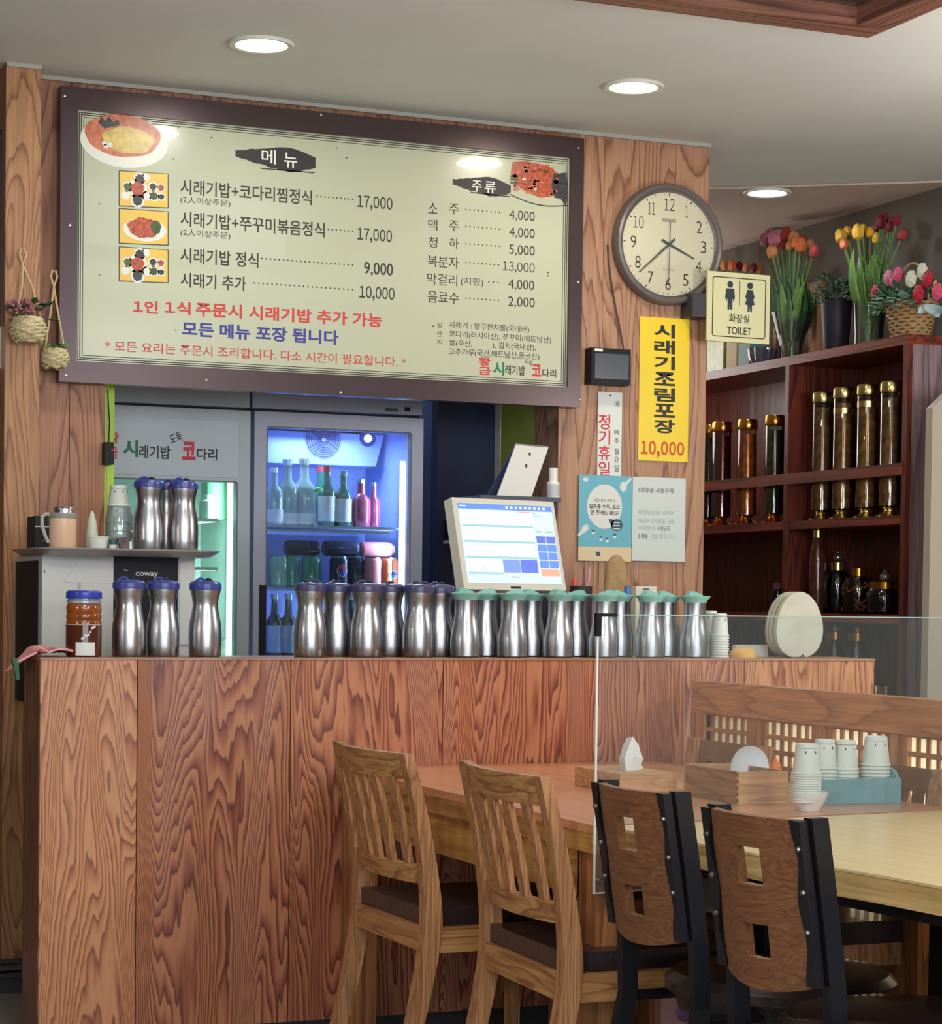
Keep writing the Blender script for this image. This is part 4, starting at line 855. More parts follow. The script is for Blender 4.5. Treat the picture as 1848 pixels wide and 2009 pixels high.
# ---------------------------------------------------------------- water purifier with the tray on it
YPU = 6.14
x0, x1 = onY(82, 1200, YPU).x, onY(382, 1200, YPU).x; zt = onY(230, 1092, YPU).z
t = thing('water_purifier', 'white counter-top water purifier with a black front recess behind the counter', 'water purifier', (x0, YPU, .88)); L = t.location
PURW = mat('purifier_white', (206, 206, 202), .35)
xm0, xm1 = onY(222, 1200, YPU).x, onY(353, 1200, YPU).x
MB(L).box(x0, xm0, YPU, YPU + .4, .88, zt).build('side_body', PURW, t, .012, bseg=3); MB(L).box(xm1, x1, YPU, YPU + .4, .88, zt).build('side_body', PURW, t, .008, bseg=3)
MB(L).box(xm0 - .003, xm1 + .003, YPU + .012, YPU + .39, .88, zt - .002).build('front_recess', mat('purifier_black', (14, 16, 28), .45, spec=.25), t)
MB(L).box(onY(350, 1200, YPU).x, xm1 + .004, YPU + .004, YPU + .02, 1.0, zt - .002).build('trim_edge', PURW, t)
MB(L).hexa([(xm0 - .14, YPU - .003, zt - .075), (xm0 - .004, YPU - .003, zt - .075), (xm0 - .004, YPU, zt - .075), (xm0 - .14, YPU, zt - .075), (xm0 - .10, YPU - .003, zt - .012), (xm0 - .004, YPU - .003, zt - .004), (xm0 - .004, YPU, zt - .004), (xm0 - .10, YPU, zt - .012)]).build('front_panel', PURW, t)
wtext('coway', 266, 1122, 310, 1133, YPU + .0112, mat('lettering_silver', (206, 206, 206), .4), t, .02)
MB(L).tube([onY(243 + 1.5 * k, 1117 + 3 * math.sin(k / 2.2), YPU + .010) for k in range(6)], .0015, 5).build('wave_mark', MATS['lettering_silver'], t)
for px in (175, 365): MB(L).box(onY(px, 1, YPU).x, onY(px + 20, 1, YPU).x, YPU - .004, YPU, 1.05, 1.054).build('panel_line', mat('line_grey', (150, 150, 150), .4), t)
MB(L).box(onY(160, 1, YPU).x, onY(166, 1, YPU).x, YPU - .001, YPU, onY(160, 1170, YPU).z, onY(160, 1125, YPU).z).build('marking', mat('mark_pale', (176, 176, 170), .5), t, smooth=False)
MB(L).box(onY(93, 1, YPU).x, onY(95, 1, YPU).x, YPU - .001, YPU, onY(90, 1125, YPU).z, onY(90, 1118, YPU).z).build('marking', INK, t, smooth=False)
# dark strip filling the gap left of the purifier
MBk = MB((x0 - .02, YPU + .1, .88)); tx0 = onY(76, 1200, YPU + .1).x
tag(MBk.box(tx0 - .01, x0 - .002, YPU + .05, YPU + .38, .88, onY(76, 1100, YPU + .1).z).build('side_board', BLACKP, None, .002), 'narrow black strip filling the gap between oak post and water purifier', 'board')
# tray
tx0, tx1 = onY(77, 1085, 6.02).x, onY(437, 1090, 6.02).x
t = thing('serving_tray', 'round-cornered steel tray lying on top of the water purifier', 'tray', (tx0, 6.02, zt)); L = t.location
th_ = trz - zt
def rr(x0, x1, y0, y1, r, n=6):
    out = []
    for cx, cy, a0 in ((x1 - r, y1 - r, 0), (x0 + r, y1 - r, PI / 2), (x0 + r, y0 + r, PI), (x1 - r, y0 + r, 1.5 * PI)):
        for k in range(n + 1): a = a0 + PI / 2 * k / n; out.append((cx + r * math.cos(a), cy + r * math.sin(a)))
    return out
TRM = mat('tray_grey_steel', (178, 174, 172), .35, .4)
m = MB(L); o_ = [rr(tx0 + i, tx1 - i, 6.0 + i, 6.46 - i, .06) for i in (.022, .0, -.001, .006, .026)]; zs = [zt, zt + th_ * .8, zt + th_, zt + th_ * .98, zt + th_ * .9]
rings = [[m._v((x, y, z)) for x, y in pl_] for pl_, z in zip(o_, zs)]
for i in range(4):
    k_ = len(rings[i])
    for j in range(k_): m.bm.faces.new([rings[i][j], rings[i][(j + 1) % k_], rings[i + 1][(j + 1) % k_], rings[i + 1][j]])
m.bm.faces.new(rings[0][::-1]); m.bm.faces.new(rings[-1]); m.build('tray_body', TRM, t)
# tumbler with handle
YT_ = 6.10; p = onY(123, 1075, YT_); t = thing('tumbler', 'peach tumbler with grey lid and big handle at the left end of the tray', 'tumbler', (p.x, YT_, trz))
MB().lathe([(.001, 0), (.036, 0), (.038, .003), (.038, .082), (.001, .082)], seg=36).build('body', mat('peach_enamel', (232, 192, 158), .35, coat=.3), t)
MB().lathe([(.001, .082), (.0385, .082), (.039, .094), (.035, .098), (.001, .098)], seg=36).build('lid', mat('lid_grey', (146, 142, 136), .4), t)
MB().lathe([(.001, .098), (.028, .098), (.028, .112), (.026, .115), (.001, .115)], (.004, 0, 0), 30, rip=.01).build('steel_collar', CHROME, t)
MB().tube([(-.034, 0, .092), (-.048, 0, .094), (-.058, 0, .086), (-.058, 0, .062), (-.050, 0, .036), (-.040, 0, .014)], .0052, 8).build('handle', mat('handle_grey', (186, 184, 178), .4), t)
p = onY(98, 1075, 6.30); t = thing('black_box', 'black box with white line behind the tumbler on the tray', 'box', (p.x - .03, 6.26, trz))
MB().box(-.02, .085, 0, .12, 0, .094).build('body', mat('box_black', (34, 28, 30), .5, noise=.4, nscale=60), t, .003); MB().box(-.021, .086, -.001, 0, .062, .065).build('line', PAPER, t)
for k in range(5): MB().box(.0 + .01 * k, .006 + .01 * k, -.001, 0, .02 + .004 * (k % 3), .026 + .004 * (k % 3)).build('line', mat('box_print', (120, 110, 110), .5), t, smooth=False)
p = onY(180, 1050, 6.20); t = MB((p.x, 6.20, trz)).lathe([(.001, 0), (.0195, 0), (.018, .04), (.0135, .078), (.006, .103), (.001, .110)], (p.x, 6.20, trz), 24).build('filter_cone', mat('cone_white', (216, 216, 200), .5)); tag(t, 'pointed white cone standing behind the peach tumbler', 'cone')
p = onY(193, 1074, 6.08); t = thing('paper_bowl', 'low white paper bowl right of the peach tumbler', 'bowl', (p.x, 6.08, trz))
MB().lathe([(.001, 0), (.024, 0), (.029, .030), (.0305, .031), (.0305, .034), (.028, .034), (.023, .004), (.001, .004)], seg=30).build('bowl', CUPW, t)
# clear dispenser jar with an upturned cup on it
p = onY(233, 1074, 6.24); t = thing('clear_jar', 'clear plastic jar on the tray, a paper cup upside down on it', 'jar', (p.x, 6.24, trz))
CLR = clear('clear_jar_plastic', (214, 228, 224), .5, .30)
MB().lathe([(.001, 0), (.038, 0), (.040, .004), (.040, .095), (.035, .112), (.033, .125), (.001, .125)], seg=30).build('body', CLR, t)
for z in (.03, .055, .08): MB().tube([(.0405 * math.cos(a), .0405 * math.sin(a), z) for a in [2 * PI * k / 26 for k in range(26)]], .0012, 5, True).build('ridge', CLR, t)
MB().lathe([(.001, .004), (.010, .004), (.006, .035), (.001, .04)], (-.015, -.01, 0), 10).build('scoop', mat('scoop_pink', (222, 110, 140), .4), t)
cup_stack('paper_cup', 'single white paper cup upside down on the clear jar', 1, (p.x - .002, 6.24, trz + .1255), r=.031, h=.060)
p = onY(222, 1072, 6.06)
t = thing('tea_tin', 'tiny teal and white tin in front of the clear jar', 'tin', (p.x, 6.06, trz)); MB().lathe([(.001, 0), (.011, 0), (.011, .012), (.001, .012)], seg=20).build('base', PAPER, t); MB().lathe([(.001, .012), (.011, .012), (.011, .024), (.001, .025)], seg=20).build('cap', mat('teal_dark', (24, 92, 96), .4), t)
p = onY(244, 1072, 6.05)
t = thing('coffee_packs', 'dark crinkled coffee packs right of the tiny tin on the tray', 'packet', (p.x, 6.05, trz))
m = MB(); m.hexa([(-.012, -.01, 0), (.010, -.01, 0), (.010, .01, 0), (-.012, .01, 0), (-.022, -.004, .030), (.010, -.006, .034), (.012, .006, .034), (-.022, .004, .031)]); m.build('packet', mat('pack_dark', (70, 46, 44), .35, noise=.5, nscale=120), t, .002)
m = MB(); m.hexa([(.012, -.008, 0), (.02, -.008, 0), (.02, .008, 0), (.012, .008, 0), (.014, -.004, .022), (.02, -.004, .022), (.02, .004, .022), (.014, .004, .022)]); m.build('packet', PAPER, t, .001)
# key fob hanging at the opening edge
p = onY(213, 905, YW - .03); t = thing('switch_box', 'black box with red dot hanging on the lime upright', 'switch', (p.x, YW - .03, p.z))
MB().box(-.014, .014, -.012, .10 - .0, -.01, .058).build('case', BLACKP, t, .006, bseg=3); MB().ball((.008, -.013, .034), .004, sub=1).build('indicator', INKR, t)
MB().tube([(0, .0, .055), (.002, .0, .12), (0, .02, .22)], .002, 6).build('cord', BLACKP, t)

# ================================================================ fridges
YF = 7.20
def fridge(lab, px0, px1, glass, top, kind):
    gx0, gx1, gy0, gy1 = glass
    x0, x1 = onY(px0, 1000, YF).x, onY(px1, 1000, YF).x
    if kind == 'left': x0 = x1 - .62
    t = thing('drinks_fridge', lab, 'fridge', (x0, YF, 0), group='glass-door drinks fridges'); L = t.location
    FW_ = mat('fridge_frame_%s' % kind, (176, 186, 192) if kind == 'left' else (168, 172, 192), .35)
    D = .55; zt = 1.90; zd = onY(px1 - 3, 821 if kind != 'left' else 806, YF).z
    g0, g1 = onY(gx0, 1000, YF).x, onY(gx1, 1000, YF).x; gz1 = onY(gx0, gy0, YF).z; gz0 = .18
    if kind == 'left': g0 = x0 + .05
    BODY = mat('fridge_shell', (170, 176, 186), .4)
    for nm, bx in (('side_panel', (x0, x0 + .03, YF + .06, YF + D, .05, zt)), ('side_panel', (x1 - .03, x1, YF + .06, YF + D, .05, zt)), ('back_panel', (x0 + .03, x1 - .03, YF + D - .03, YF + D, .05, zt)), ('base_panel', (x0 + .03, x1 - .03, YF + .06, YF + D - .03, .05, .15)), ('ceiling_panel', (x0 + .03, x1 - .03, YF + .06, YF + D - .03, zd - .03, zd))):
        MB(L).box(*bx).build(nm, mat('fridge_liner_%s' % kind, (200, 222, 214) if kind == 'left' else (150, 170, 226), .5), t, .002)
    MB(L).box(x0, x1, YF + .02, YF + .3, zd + .012, zt).build('header', FW_, t, .004)
    MB(L).box(x0, x1, YF + .05, YF + .06, zd, zd + .014).build('header_gap', BLACKP, t)
    fr = MB(L); fr.box(x0 + .002, g0, YF, YF + .045, .12, zd).box(g1, x1 - .002, YF, YF + .045, .12, zd).box(g0, g1, YF, YF + .045, gz1, zd).box(g0, g1, YF, YF + .045, .12, gz0)
    dr = fr.build('door', FW_, t, .003)
    MB(L).box(g0, g1, YF + .02, YF + .024, gz0, gz1).build('glass_pane', clear('fridge_glass', (226, 238, 240), .22, .02), dr)
    gk = mat('gasket_grey', (110, 116, 126), .6)
    for bx in ((g0 - .004, g0, gz0, gz1), (g1, g1 + .004, gz0, gz1), (g0, g1, gz1, gz1 + .004)): MB(L).box(bx[0], bx[1], YF - .002, YF, bx[2], bx[3]).build('gasket', gk, dr, smooth=False)
    return t, L, x0, x1, g0, g1, gz0, gz1, zd, zt, dr
def led(L, t, x, y, z0, z1, col, s, lc, pw):
    MB(L).box(x - .010, x + .010, y, y + .012, z0, z1).build('light_strip', mat('led_%d' % int(x * 100), col, .4, emit=col, estr=s), t)
    l = area('fridge_light', (x - .03, y + .03, (z0 + z1) / 2), .02, pw, lc, (math.radians(90), 0, math.radians(60)), z1 - z0)
    return l
# right fridge
t, L, x0, x1, g0, g1, gz0, gz1, zd, zt, dr = fridge('glass-door drinks fridge glowing blue, right of the fridge with the shop sign', 497, 830, (524, 804, 838, 1290), 775, 'right')
led(L, t, onY(790, 1100, YF + .07).x, YF + .07, .35, onY(790, 905, YF + .07).z, (205, 225, 255), 8, (.5, .62, 1), 13)
l = area('fridge_top_fill', ((g0 + g1) / 2, YF + .2, zd - .06), .3, 4, (.62, .72, 1), (0, 0, 0), .1)  # unseen fill added under the fridge roof, apart from strip and bulb
yd_ = YF + .30
cz0 = onY(650, 912, yd_).z
cw = MB(L).hexa([(x0 + .05, yd_, cz0), (x1 - .07, yd_, cz0), (x1 - .07, YF + .5, cz0), (x0 + .05, YF + .5, cz0), (x0 + .05, yd_ - .002, zd - .04), (x1 - .04, yd_ - .002, zd - .04), (x1 - .04, YF + .5, zd - .04), (x0 + .05, YF + .5, zd - .04)]).build('cooling_cowl', mat('cowl_blue', (138, 158, 226), .45), t, .006)
fc = onY(637, 862, yd_ - .02); 
for k in range(7): MB(L).tube([(fc.x + (.012 + .0085 * k) * math.cos(a), yd_ - .008, fc.z + (.012 + .0085 * k) * math.sin(a)) for a in [2 * PI * j / 30 for j in range(30)]], .0018, 4, True).build('grille_ring', mat('grille_dark', (70, 70, 130), .5), cw)
for k in range(12):
    a = 2 * PI * k / 12; MB(L).tube([(fc.x + .010 * math.cos(a), yd_ - .008, fc.z + .010 * math.sin(a)), (fc.x + .066 * math.cos(a), yd_ - .008, fc.z + .066 * math.sin(a))], .0013, 4).build('grille_spoke', MATS['grille_dark'], cw)
MB(L).lathe([(.001, -.012), (.008, -.012), (.010, -.003), (.001, -.003)], (fc.x, yd_, fc.z), 16, 'Y').build('grille_hub', MATS['cowl_blue'], cw)
lc_ = onY(724, 860, yd_ - .02); MB(L).lathe([(.018, -.012), (.028, -.014), (.030, -.002), (.022, .0), (.016, -.004)], (lc_.x, yd_, lc_.z), 26, 'Y', cap=False).build('lamp_socket', mat('socket_blue', (46, 54, 120), .4), cw)
MB(L).ball((lc_.x, yd_ - .010, lc_.z), .015, sub=2).build('bulb', mat('bulb_white', (235, 245, 255), .3, emit=(235, 245, 255), estr=3), cw)
MB(L).box(onY(765, 1, YF + .02).x, onY(790, 1, YF + .02).x, YF + .018, YF + .021, onY(765, 806, YF).z, onY(765, 800, YF).z).build('badge', mat('badge_dark', (70, 74, 100), .4), t, smooth=False)
MB(L).box(onY(803, 1, YF + .02).x, onY(814, 1, YF + .02).x, YF + .018, YF + .021, onY(803, 806, YF).z, onY(803, 798, YF).z).build('badge', BLACKP, t, smooth=False)
hz0, hz1 = .8, onY(513, 1148, YF).z
MB(L).box(onY(508, 1200, YF).x, onY(521, 1200, YF).x, YF - .008, YF, hz0, hz1).build('handle', BLACKP, dr, .003)
zs1 = onY(650, 1032, YF + .12).z; zs2 = onY(540, 1152, YF + .12).z; zs3 = onY(540, 1287, YF + .12).z
SHV = mat('fridge_shelf_%s' % 'r', (206, 216, 246), .35)
for z in (zs1, zs2, zs3):
    MB(L).box(x0 + .035, x1 - .06, YF + .08, YF + .5, z - .010, z - .001).build('shelf', SHV, t, .002)
MB(L).box(x0 + .035, x1 - .10, YF + .075, YF + .08, zs1 - .026, zs1 - .018).build('shelf_rail', SHV, t, .001)
# drinks
GL = {}
def glassy(n, c, a=.0): return mat('bottle_' + n, c, .08, coat=.8, noise=a, nscale=20)
GRNB, REDB, CLRB, DGRN, PKB = glassy('green', (40, 96, 84)), glassy('plum', (112, 44, 70)), glassy('pale', (150, 176, 176)), glassy('darkgreen', (18, 60, 62)), glassy('berry', (150, 60, 90))
def bottle(lab, px, py, Y, zb, h, r, gm, label=None, cap=None, group='bottles in the right fridge', neck=.34, lm=None):
    p = onY(px, py, Y); t = thing('bottle', lab, 'bottle', (p.x, Y, zb), group=group)
    hb = h * (1 - neck - .12)
    MB().lathe([(.001, 0), (r * .93, 0), (r, .004), (r, hb), (r * .9, hb + h * .06), (r * .45, hb + h * .16), (r * .38, h * .90), (r * .42, h * .905), (r * .42, h * .93), (.001, h * .93)], seg=22).build('glass', gm, t)
    MB().lathe([(.001, h * .915), (r * .46, h * .915), (r * .46, h), (.001, h)], seg=16).build('cap', cap or mat('cap_silver', (180, 190, 200), .3, .7), t)
    if label: MB().lathe([(r + .0006, hb * label[0]), (r + .0006, hb * label[1])], seg=22, cap=False).build('label', lm or PAPER, t)
    return t
yb = YF + .16
hh = onY(640, 915, yb).z - zs1
redcap = mat('cap_red', (150, 50, 60), .4)
for px, lab, gm, lb, cp, h, r, y in ((641, 'white-labelled green bottle with red cap on the upper fridge shelf', GRNB, (.15, .92), redcap, hh, .031, yb), (673, 'bottle with white label on the upper fridge shelf, beside the plum-coloured bottles', GRNB, (.15, .92), mat('cap_green', (80, 130, 110), .4), hh * .93, .031, yb),
      (708, 'wide plum-coloured bottle right of the white-labelled bottles', PKB, None, CHROME, hh * .80, .033, yb), (733, 'narrow plum-coloured bottle, rightmost on the upper fridge shelf', REDB, None, CHROME, hh * .76, .024, yb + .01), (627, 'red-capped bottle standing behind the white-labelled ones', GRNB, None, redcap, hh * 1.03, .028, yb + .12),
      (596, 'big pale bottle in the middle left of the upper fridge shelf', CLRB, (.05, .35), None, hh * 1.12, .040, yb + .04), (563, 'big pale bottle second from the left on the upper fridge shelf', CLRB, (.05, .35), None, hh * 1.1, .038, yb + .03), (536, 'pale bottle with bluish label at the left end of the upper fridge shelf', CLRB, (.1, .5), None, hh * .95, .034, yb)):
    bottle(lab, px, 1028, y, zs1, h, r, gm, lb, cp)
p = onY(628, 1028, yb - .05)
t = MB((p.x, yb - .055, zs1)).ball((p.x - .005, yb - .04, zs1 + .125), .018, sx=1.1, sy=.5, sz=.5).build('leaf_tag', mat('tag_green', (80, 200, 110), .4)); tag(t, 'bright green tag hanging on a bottle neck in the right fridge', 'tag')
t.parent = None
def can(lab, px, py, Y, zb, h, r, m_, lying=False, group='cans in the right fridge'):
    p = onY(px, py, Y)
    if lying: t = thing('can', lab, 'can', (p.x, Y, zb + r), group=group); ax = 'X'; off = -h / 2
    else: t = thing('can', lab, 'can', (p.x, Y, zb), group=group); ax = 'Z'; off = 0
    MB().lathe([(.001, off + .002), (r * .78, off + .001), (r, off + h * .07), (r, off + h * .88), (r * .82, off + h * .965)], (0, 0, 0), 24, ax).build('body', m_, t)
    MB().lathe([(r * .82, off + h * .965), (r * .84, off + h), (r * .78, off + h), (r * .76, off + h * .975), (.001, off + h * .975)], (0, 0, 0), 24, ax, cap=False).build('rim', SCREWM, t)
    return t
yc = YF + .15; hc = onY(650, 1092, yc).z - zs2
BLK = mat('can_black', (26, 34, 60), .3, .4, coat=.3); PNK = mat('can_pink', (222, 136, 140), .35, .1); ORN = mat('can_orange', (232, 120, 72), .35, .1); TEALG = glassy('teal', (70, 176, 150), .2); PALEG = glassy('mint', (170, 220, 190), .2)
for px, lab, m_, r in ((545, 'pale mint glass can at the left end of the middle fridge shelf', PALEG, .034), (573, 'green glass can second on the middle fridge shelf', TEALG, .026), (610, 'teal glass can left of the black cola can', TEALG, .036)):
    can(lab, px, 1150, yc, zs2, hc, r, m_)
def printed_disc(t, r, z, rad, mats, dx=0):
    """flat-on-curve emblem: stacked discs bent around the can"""
    for k, (s_, m_, part) in enumerate(mats):
        mb = MB(); n = 18; R2 = r + .0006 + .0004 * k; ctr = mb._v((R2 * math.sin(dx), -R2 * math.cos(dx), z)); ring = []
        a0, a1 = part
        for j in range(n + 1):
            a = a0 + (a1 - a0) * j / n; u = rad * s_ * math.cos(a); v = rad * s_ * math.sin(a); ring.append(mb._v((R2 * math.sin(u / r + dx), -R2 * math.cos(u / r + dx), z + v)))
        for j in range(n): mb.bm.faces.new([ctr, ring[j], ring[j + 1]])
        mb.build('emblem', m_, t, smooth=False)
CR, CB, CW = mat('emblem_red', (200, 60, 70), .4), mat('emblem_blue', (54, 70, 190), .4), mat('emblem_white', (226, 228, 240), .4)
t = can('black cola can with round red white and blue emblem in the right fridge', 664, 1150, yc - .02, zs2, hc, .033, BLK)
printed_disc(t, .033, hc * .55, .021, ((1, CW, (0, 2 * PI)), (.9, CR, (.35, PI - .35)), (.9, CB, (PI + .35, 2 * PI - .35))), .12)
letters('lettering', 'PEPSI', mat('ink_navy', (30, 40, 90), .5), t, (-.009, -.0352, hc * .55 - .003), XA, ZA, .024, .006, .02)
t = can('black cola can behind, its round emblem partly hidden by the pink can', 697, 1150, yc + .02, zs2, hc, .033, BLK)
printed_disc(t, .033, hc * .55, .021, ((1, mat('emblem_grey', (120, 126, 150), .4), (0, 2 * PI)), (.88, BLK, (0, 2 * PI))), .2)
can('pink can upright right of the cola cans', 731, 1150, yc - .01, zs2, hc, .033, PNK)
t = can('orange soda can with blue and white lettering beside the light strip', 763, 1150, yc - .02, zs2, hc, .033, ORN)
printed_disc(t, .033, hc * .45, .016, ((1, CW, (0, 2 * PI)), (.8, mat('emblem_sky', (70, 140, 190), .4), (0, 2 * PI))), .1)
letters('lettering', 'FANTA', mat('ink_deep_blue', (30, 50, 130), .5), t, (-.013, -.0352, hc * .42), XA, ZA, .030, .012, .03)
zl = zs2 + hc + .001
can('dark blue bottle-shaped can lying on top of the glass cans', 592, 1075, yc, zl, .125, .027, BLK, True); can('dark can lying on top of the cola cans, with a bright highlight', 668, 1075, yc, zl, .13, .028, BLK, True); can('pink can lying on its side on top of the upright pink can', 738, 1075, yc, zl, .125, .027, PNK, True)
hb_ = onY(540, 1165, YF + .14).z - zs3
bl = mat('label_blueish', (196, 214, 240), .5)
for px, lab in ((538, 'dark green bottle with pale blue label at the bottom left of the right fridge'), (565, 'dark green bottle with blue-marked label, second at the bottom of the right fridge')):
    bottle(lab, px, 1285, YF + .14, zs3, hb_, .030, DGRN, (.1, .95), None, neck=.36, lm=bl)
for px, lab in ((600, 'dark bottle hidden behind the steel jugs in the right fridge'), (690, 'dark bottle seen in the gap between two steel jugs')):
    bottle(lab, px, 1285, YF + .16, zs3, hb_, .030, DGRN, (.1, .95), None, neck=.36, lm=bl)
# left fridge
t, L, x0, x1, g0, g1, gz0, gz1, zd, zt, dr = fridge('fridge with the shop sign on its white upper panel, behind the tray of jugs', 180, 491, (205, 464, 938, 1290), 775, 'left')
SG0, SG1 = onY(222, 900, YF).x, onY(466, 900, YF).x
up_ = MB(L).box(g0 - .005, onY(466, 900, YF).x, YF - .004, YF, onY(466, 938, YF).z, onY(466, 828, YF).z).build('sign_panel', mat('sign_panel_white', (186, 198, 206), .4), t, .001)
YP2 = YF - .0048
Tf = lambda s, a, b, c, d_, m_, bo=.03, **k: wtext(s, a, b, c, d_, YP2, m_, t, bo, **k)
RD2 = mat('ink_logo_red', (206, 40, 60), .5); GD2 = mat('ink_logo_green', (10, 112, 84), .5); KD = mat('ink_logo_black', (36, 34, 40), .5)
Tf('황', 212, 847, 233, 870, RD2); Tf('금', 212, 876, 231, 900, RD2); Tf('시', 241, 862, 271, 896, GD2, .04); Tf('래기밥', 273, 873, 334, 899, KD, .02); Tf('도둑', 333, 849, 358, 868, KD, .01, rot=.35)
Tf('코', 357, 866, 384, 902, RD2, .04); Tf('다리', 386, 879, 426, 902, KD, .02)
zz = [onY(430, y, YF + .12).z for y in (1018, 1113, 1290)]
for z in zz: MB(L).box(x0 + .035, x1 - .09, YF + .08, YF + .5, z - .012, z).build('shelf', mat('fridge_shelf_l', (216, 240, 228), .35), t, .002)
led(L, t, onY(452, 1100, YF + .08).x, YF + .08, .35, onY(452, 940, YF + .08).z, (225, 255, 238), 3, (.8, 1, .9), 12)
for k in range(18):
    z = .95 + .04 * k
    if z < onY(452, 950, YF).z: MB(L).ball((onY(450, 1100, YF + .076).x, YF + .076, z), .006, sub=1).build('light_bead', mat('led_bead', (235, 255, 245), .4, emit=(235, 255, 245), estr=5), t)
p = onY(406, 1012, YF + .14)
t = thing('tub', 'white plastic tub on the shelf of the left fridge right of the jugs', 'tub', (p.x, YF + .14, zz[0])); MB().lathe([(.001, 0), (.026, 0), (.027, .06), (.022, .066), (.022, .082), (.001, .082)], seg=22).build('body', mat('tub_white', (206, 236, 220), .4), t)
p = onY(432, 1012, YF + .22)
t = thing('tub', 'tall green plastic tub behind the white tub in the left fridge', 'tub', (p.x, YF + .22, zz[0])); MB().lathe([(.001, 0), (.05, 0), (.055, .14), (.001, .14)], seg=26).build('body', mat('tub_green', (130, 206, 160), .4), t); MB().lathe([(.001, .14), (.057, .14), (.057, .155), (.001, .155)], seg=26).build('lid', mat('tub_white', (206, 236, 220), .4), t)
p = onY(436, 1285, YF + .16)
t = thing('bag', 'crumpled clear bag at the bottom of the left fridge', 'bag', (p.x, YF + .16, zz[2])); MB().ball((0, 0, .035), .04, sz=.9, sub=3).build('body', mat('bag_white', (196, 224, 210), .4, noise=.3, nscale=60, bump=.8), t)
# ================================================================ tall shelf along the right wall
XS, XB = 4.43, 4.755
ys0 = 6.66; ys1 = 8.9
yd1 = onX(1543, 850, XS).y
sh = thing('display_shelf', 'tall red-brown timber display shelf along the right wall', 'shelf', (XS, ys0, 0)); L = sh.location
MB(L).box(XS, XB, ys0, ys1, 2.125, 2.16).build('top_board', W_RED_Y, sh, .002)
for z, nm in ((1.483, 'shelf_board'), (1.125, 'shelf_board'), (.60, 'shelf_board'), (.10, 'shelf_board')): MB(L).box(XS + .004, XB, ys0 + .02, ys1, z, z + .032).build(nm, W_RED_Y, sh, .002)
MB(L).box(XS - .002, XS + .018, ys0 + .02, ys1, 1.660, 1.702).build('guard_rail', W_RED_Y, sh, .002)
MB(L).box(XS, XB, yd1 - .012, yd1 + .016, .1, 2.125).build('divider', W_RED, sh, .002)
MB(L).box(XS, XB, ys1 - .03, ys1, .0, 2.125).build('side_panel', W_RED, sh, .002)
MB(L).box(XS, XS + .02, ys0, ys0 + .03, 0, 2.125).build('front_stile', W_RED, sh, .002)
MB(L).box(XS + .02, XB, ys0, ys0 + .02, 0, 2.125).build('end_panel', wood('shelf_end_sheen', (146, 124, 128), (112, 88, 92), 'Z', 12, .5, 6, .2, rough=.25, coat=.5), sh, .002)  # greyish colour carries the window's reflection on this end board
k = 0; y = ys0 + .02
while y < ys1 - .03:
    MB(L).box(XB - .014, XB - .002, y, min(y + .158, ys1 - .03), .10, 2.125).build('back_board', W_RED, sh, .0015); y += .16; k += 1
GOLD = mat('gold_lid', (216, 160, 72), .2, 1.0); GOLDP = mat('pale_gold_lid', (222, 206, 140), .22, 1.0)
ROOT = mat('root_tan', (170, 124, 72), .6, noise=.3, nscale=60); ROOTD = mat('root_grey', (110, 104, 84), .6, noise=.3, nscale=60)
def jar(lab, px, pyt, tint, gold, liquid=None, roots=3, rc=ROOT, r=.040, zb=1.516, X=4.505, seed=1, band=None):
    yj = onX(px, 1020, X).y; zt_ = onX(px, pyt, X).z; h = zt_ - zb
    t = thing('liquor_jar', lab, 'jar', (X, yj, zb), group='tall jars of root liquor on the shelf')
    MB().lathe([(.001, 0), (r * 1.25, 0), (r * 1.3, .006), (r * 1.0, .012), (r * .55, .022), (r * .5, .028), (r * .8, .034), (.001, .036)], seg=26, rip=.04).build('foot', gold, t)
    MB().lathe([(r * .6, .034), (r, .040), (r, h - .045), (r * .9, h - .036)], seg=28, cap=False).build('glass', clear('jar_glass_%d' % sum(tint), tuple(int(128 + c / 2) for c in tint), .2, .0), t)
    if liquid: MB().lathe([(.001, .038), (r * .95, .042), (r * .95, h - .06), (.001, h - .06)], seg=24).build('liquor', liquid, t)
    MB().lathe([(.001, h - .040), (r * 1.02, h - .040), (r * 1.06, h - .036), (r * 1.06, h - .006), (r * .98, h), (.001, h)], seg=28, rip=.01).build('lid', gold, t)
    rn = random.Random(seed)
    if roots:
        m = MB()
        for k in range(roots):
            a0 = rn.uniform(0, 6); pts = []
            n = 11
            for j in range(n):
                u = j / (n - 1); q = (r * (.45 if not liquid else .9)) * (.5 + .5 * math.sin(3 * u + a0)); pts.append((q * math.cos(a0 + 3.5 * u), q * math.sin(a0 + 3.5 * u), .045 + u * (h - .11)))
            m.tube(pts, .009 * rn.uniform(.6, 1.2), 7, r2=.003)
        for k in range(roots * 5):
            a = rn.uniform(0, 6.3); z = rn.uniform(.05, h - .1); m.tube([(0, 0, z), (r * .5 * math.cos(a), r * .5 * math.sin(a), z + .02), (r * .85 * math.cos(a + .4), r * .85 * math.sin(a + .4), z + rn.uniform(-.02, .05))], .002, 5, r2=.001)
        m.build('root', rc, t)
    if band: MB().lathe([(r + .001, h * band), (r + .001, h * band + .022)], seg=26, cap=False).build('band', GOLDP, t)
    return t
WINE = mat('liquor_wine', (110, 40, 44), .12, coat=.8); DKL = mat('liquor_dark', (84, 72, 54), .12, coat=.8, noise=.5, nscale=30); AML = mat('liquor_amber', (214, 124, 52), .12, coat=.8, noise=.6, nscale=26); BRL = mat('liquor_brown', (160, 120, 74), .12, coat=.8, noise=.6, nscale=30)
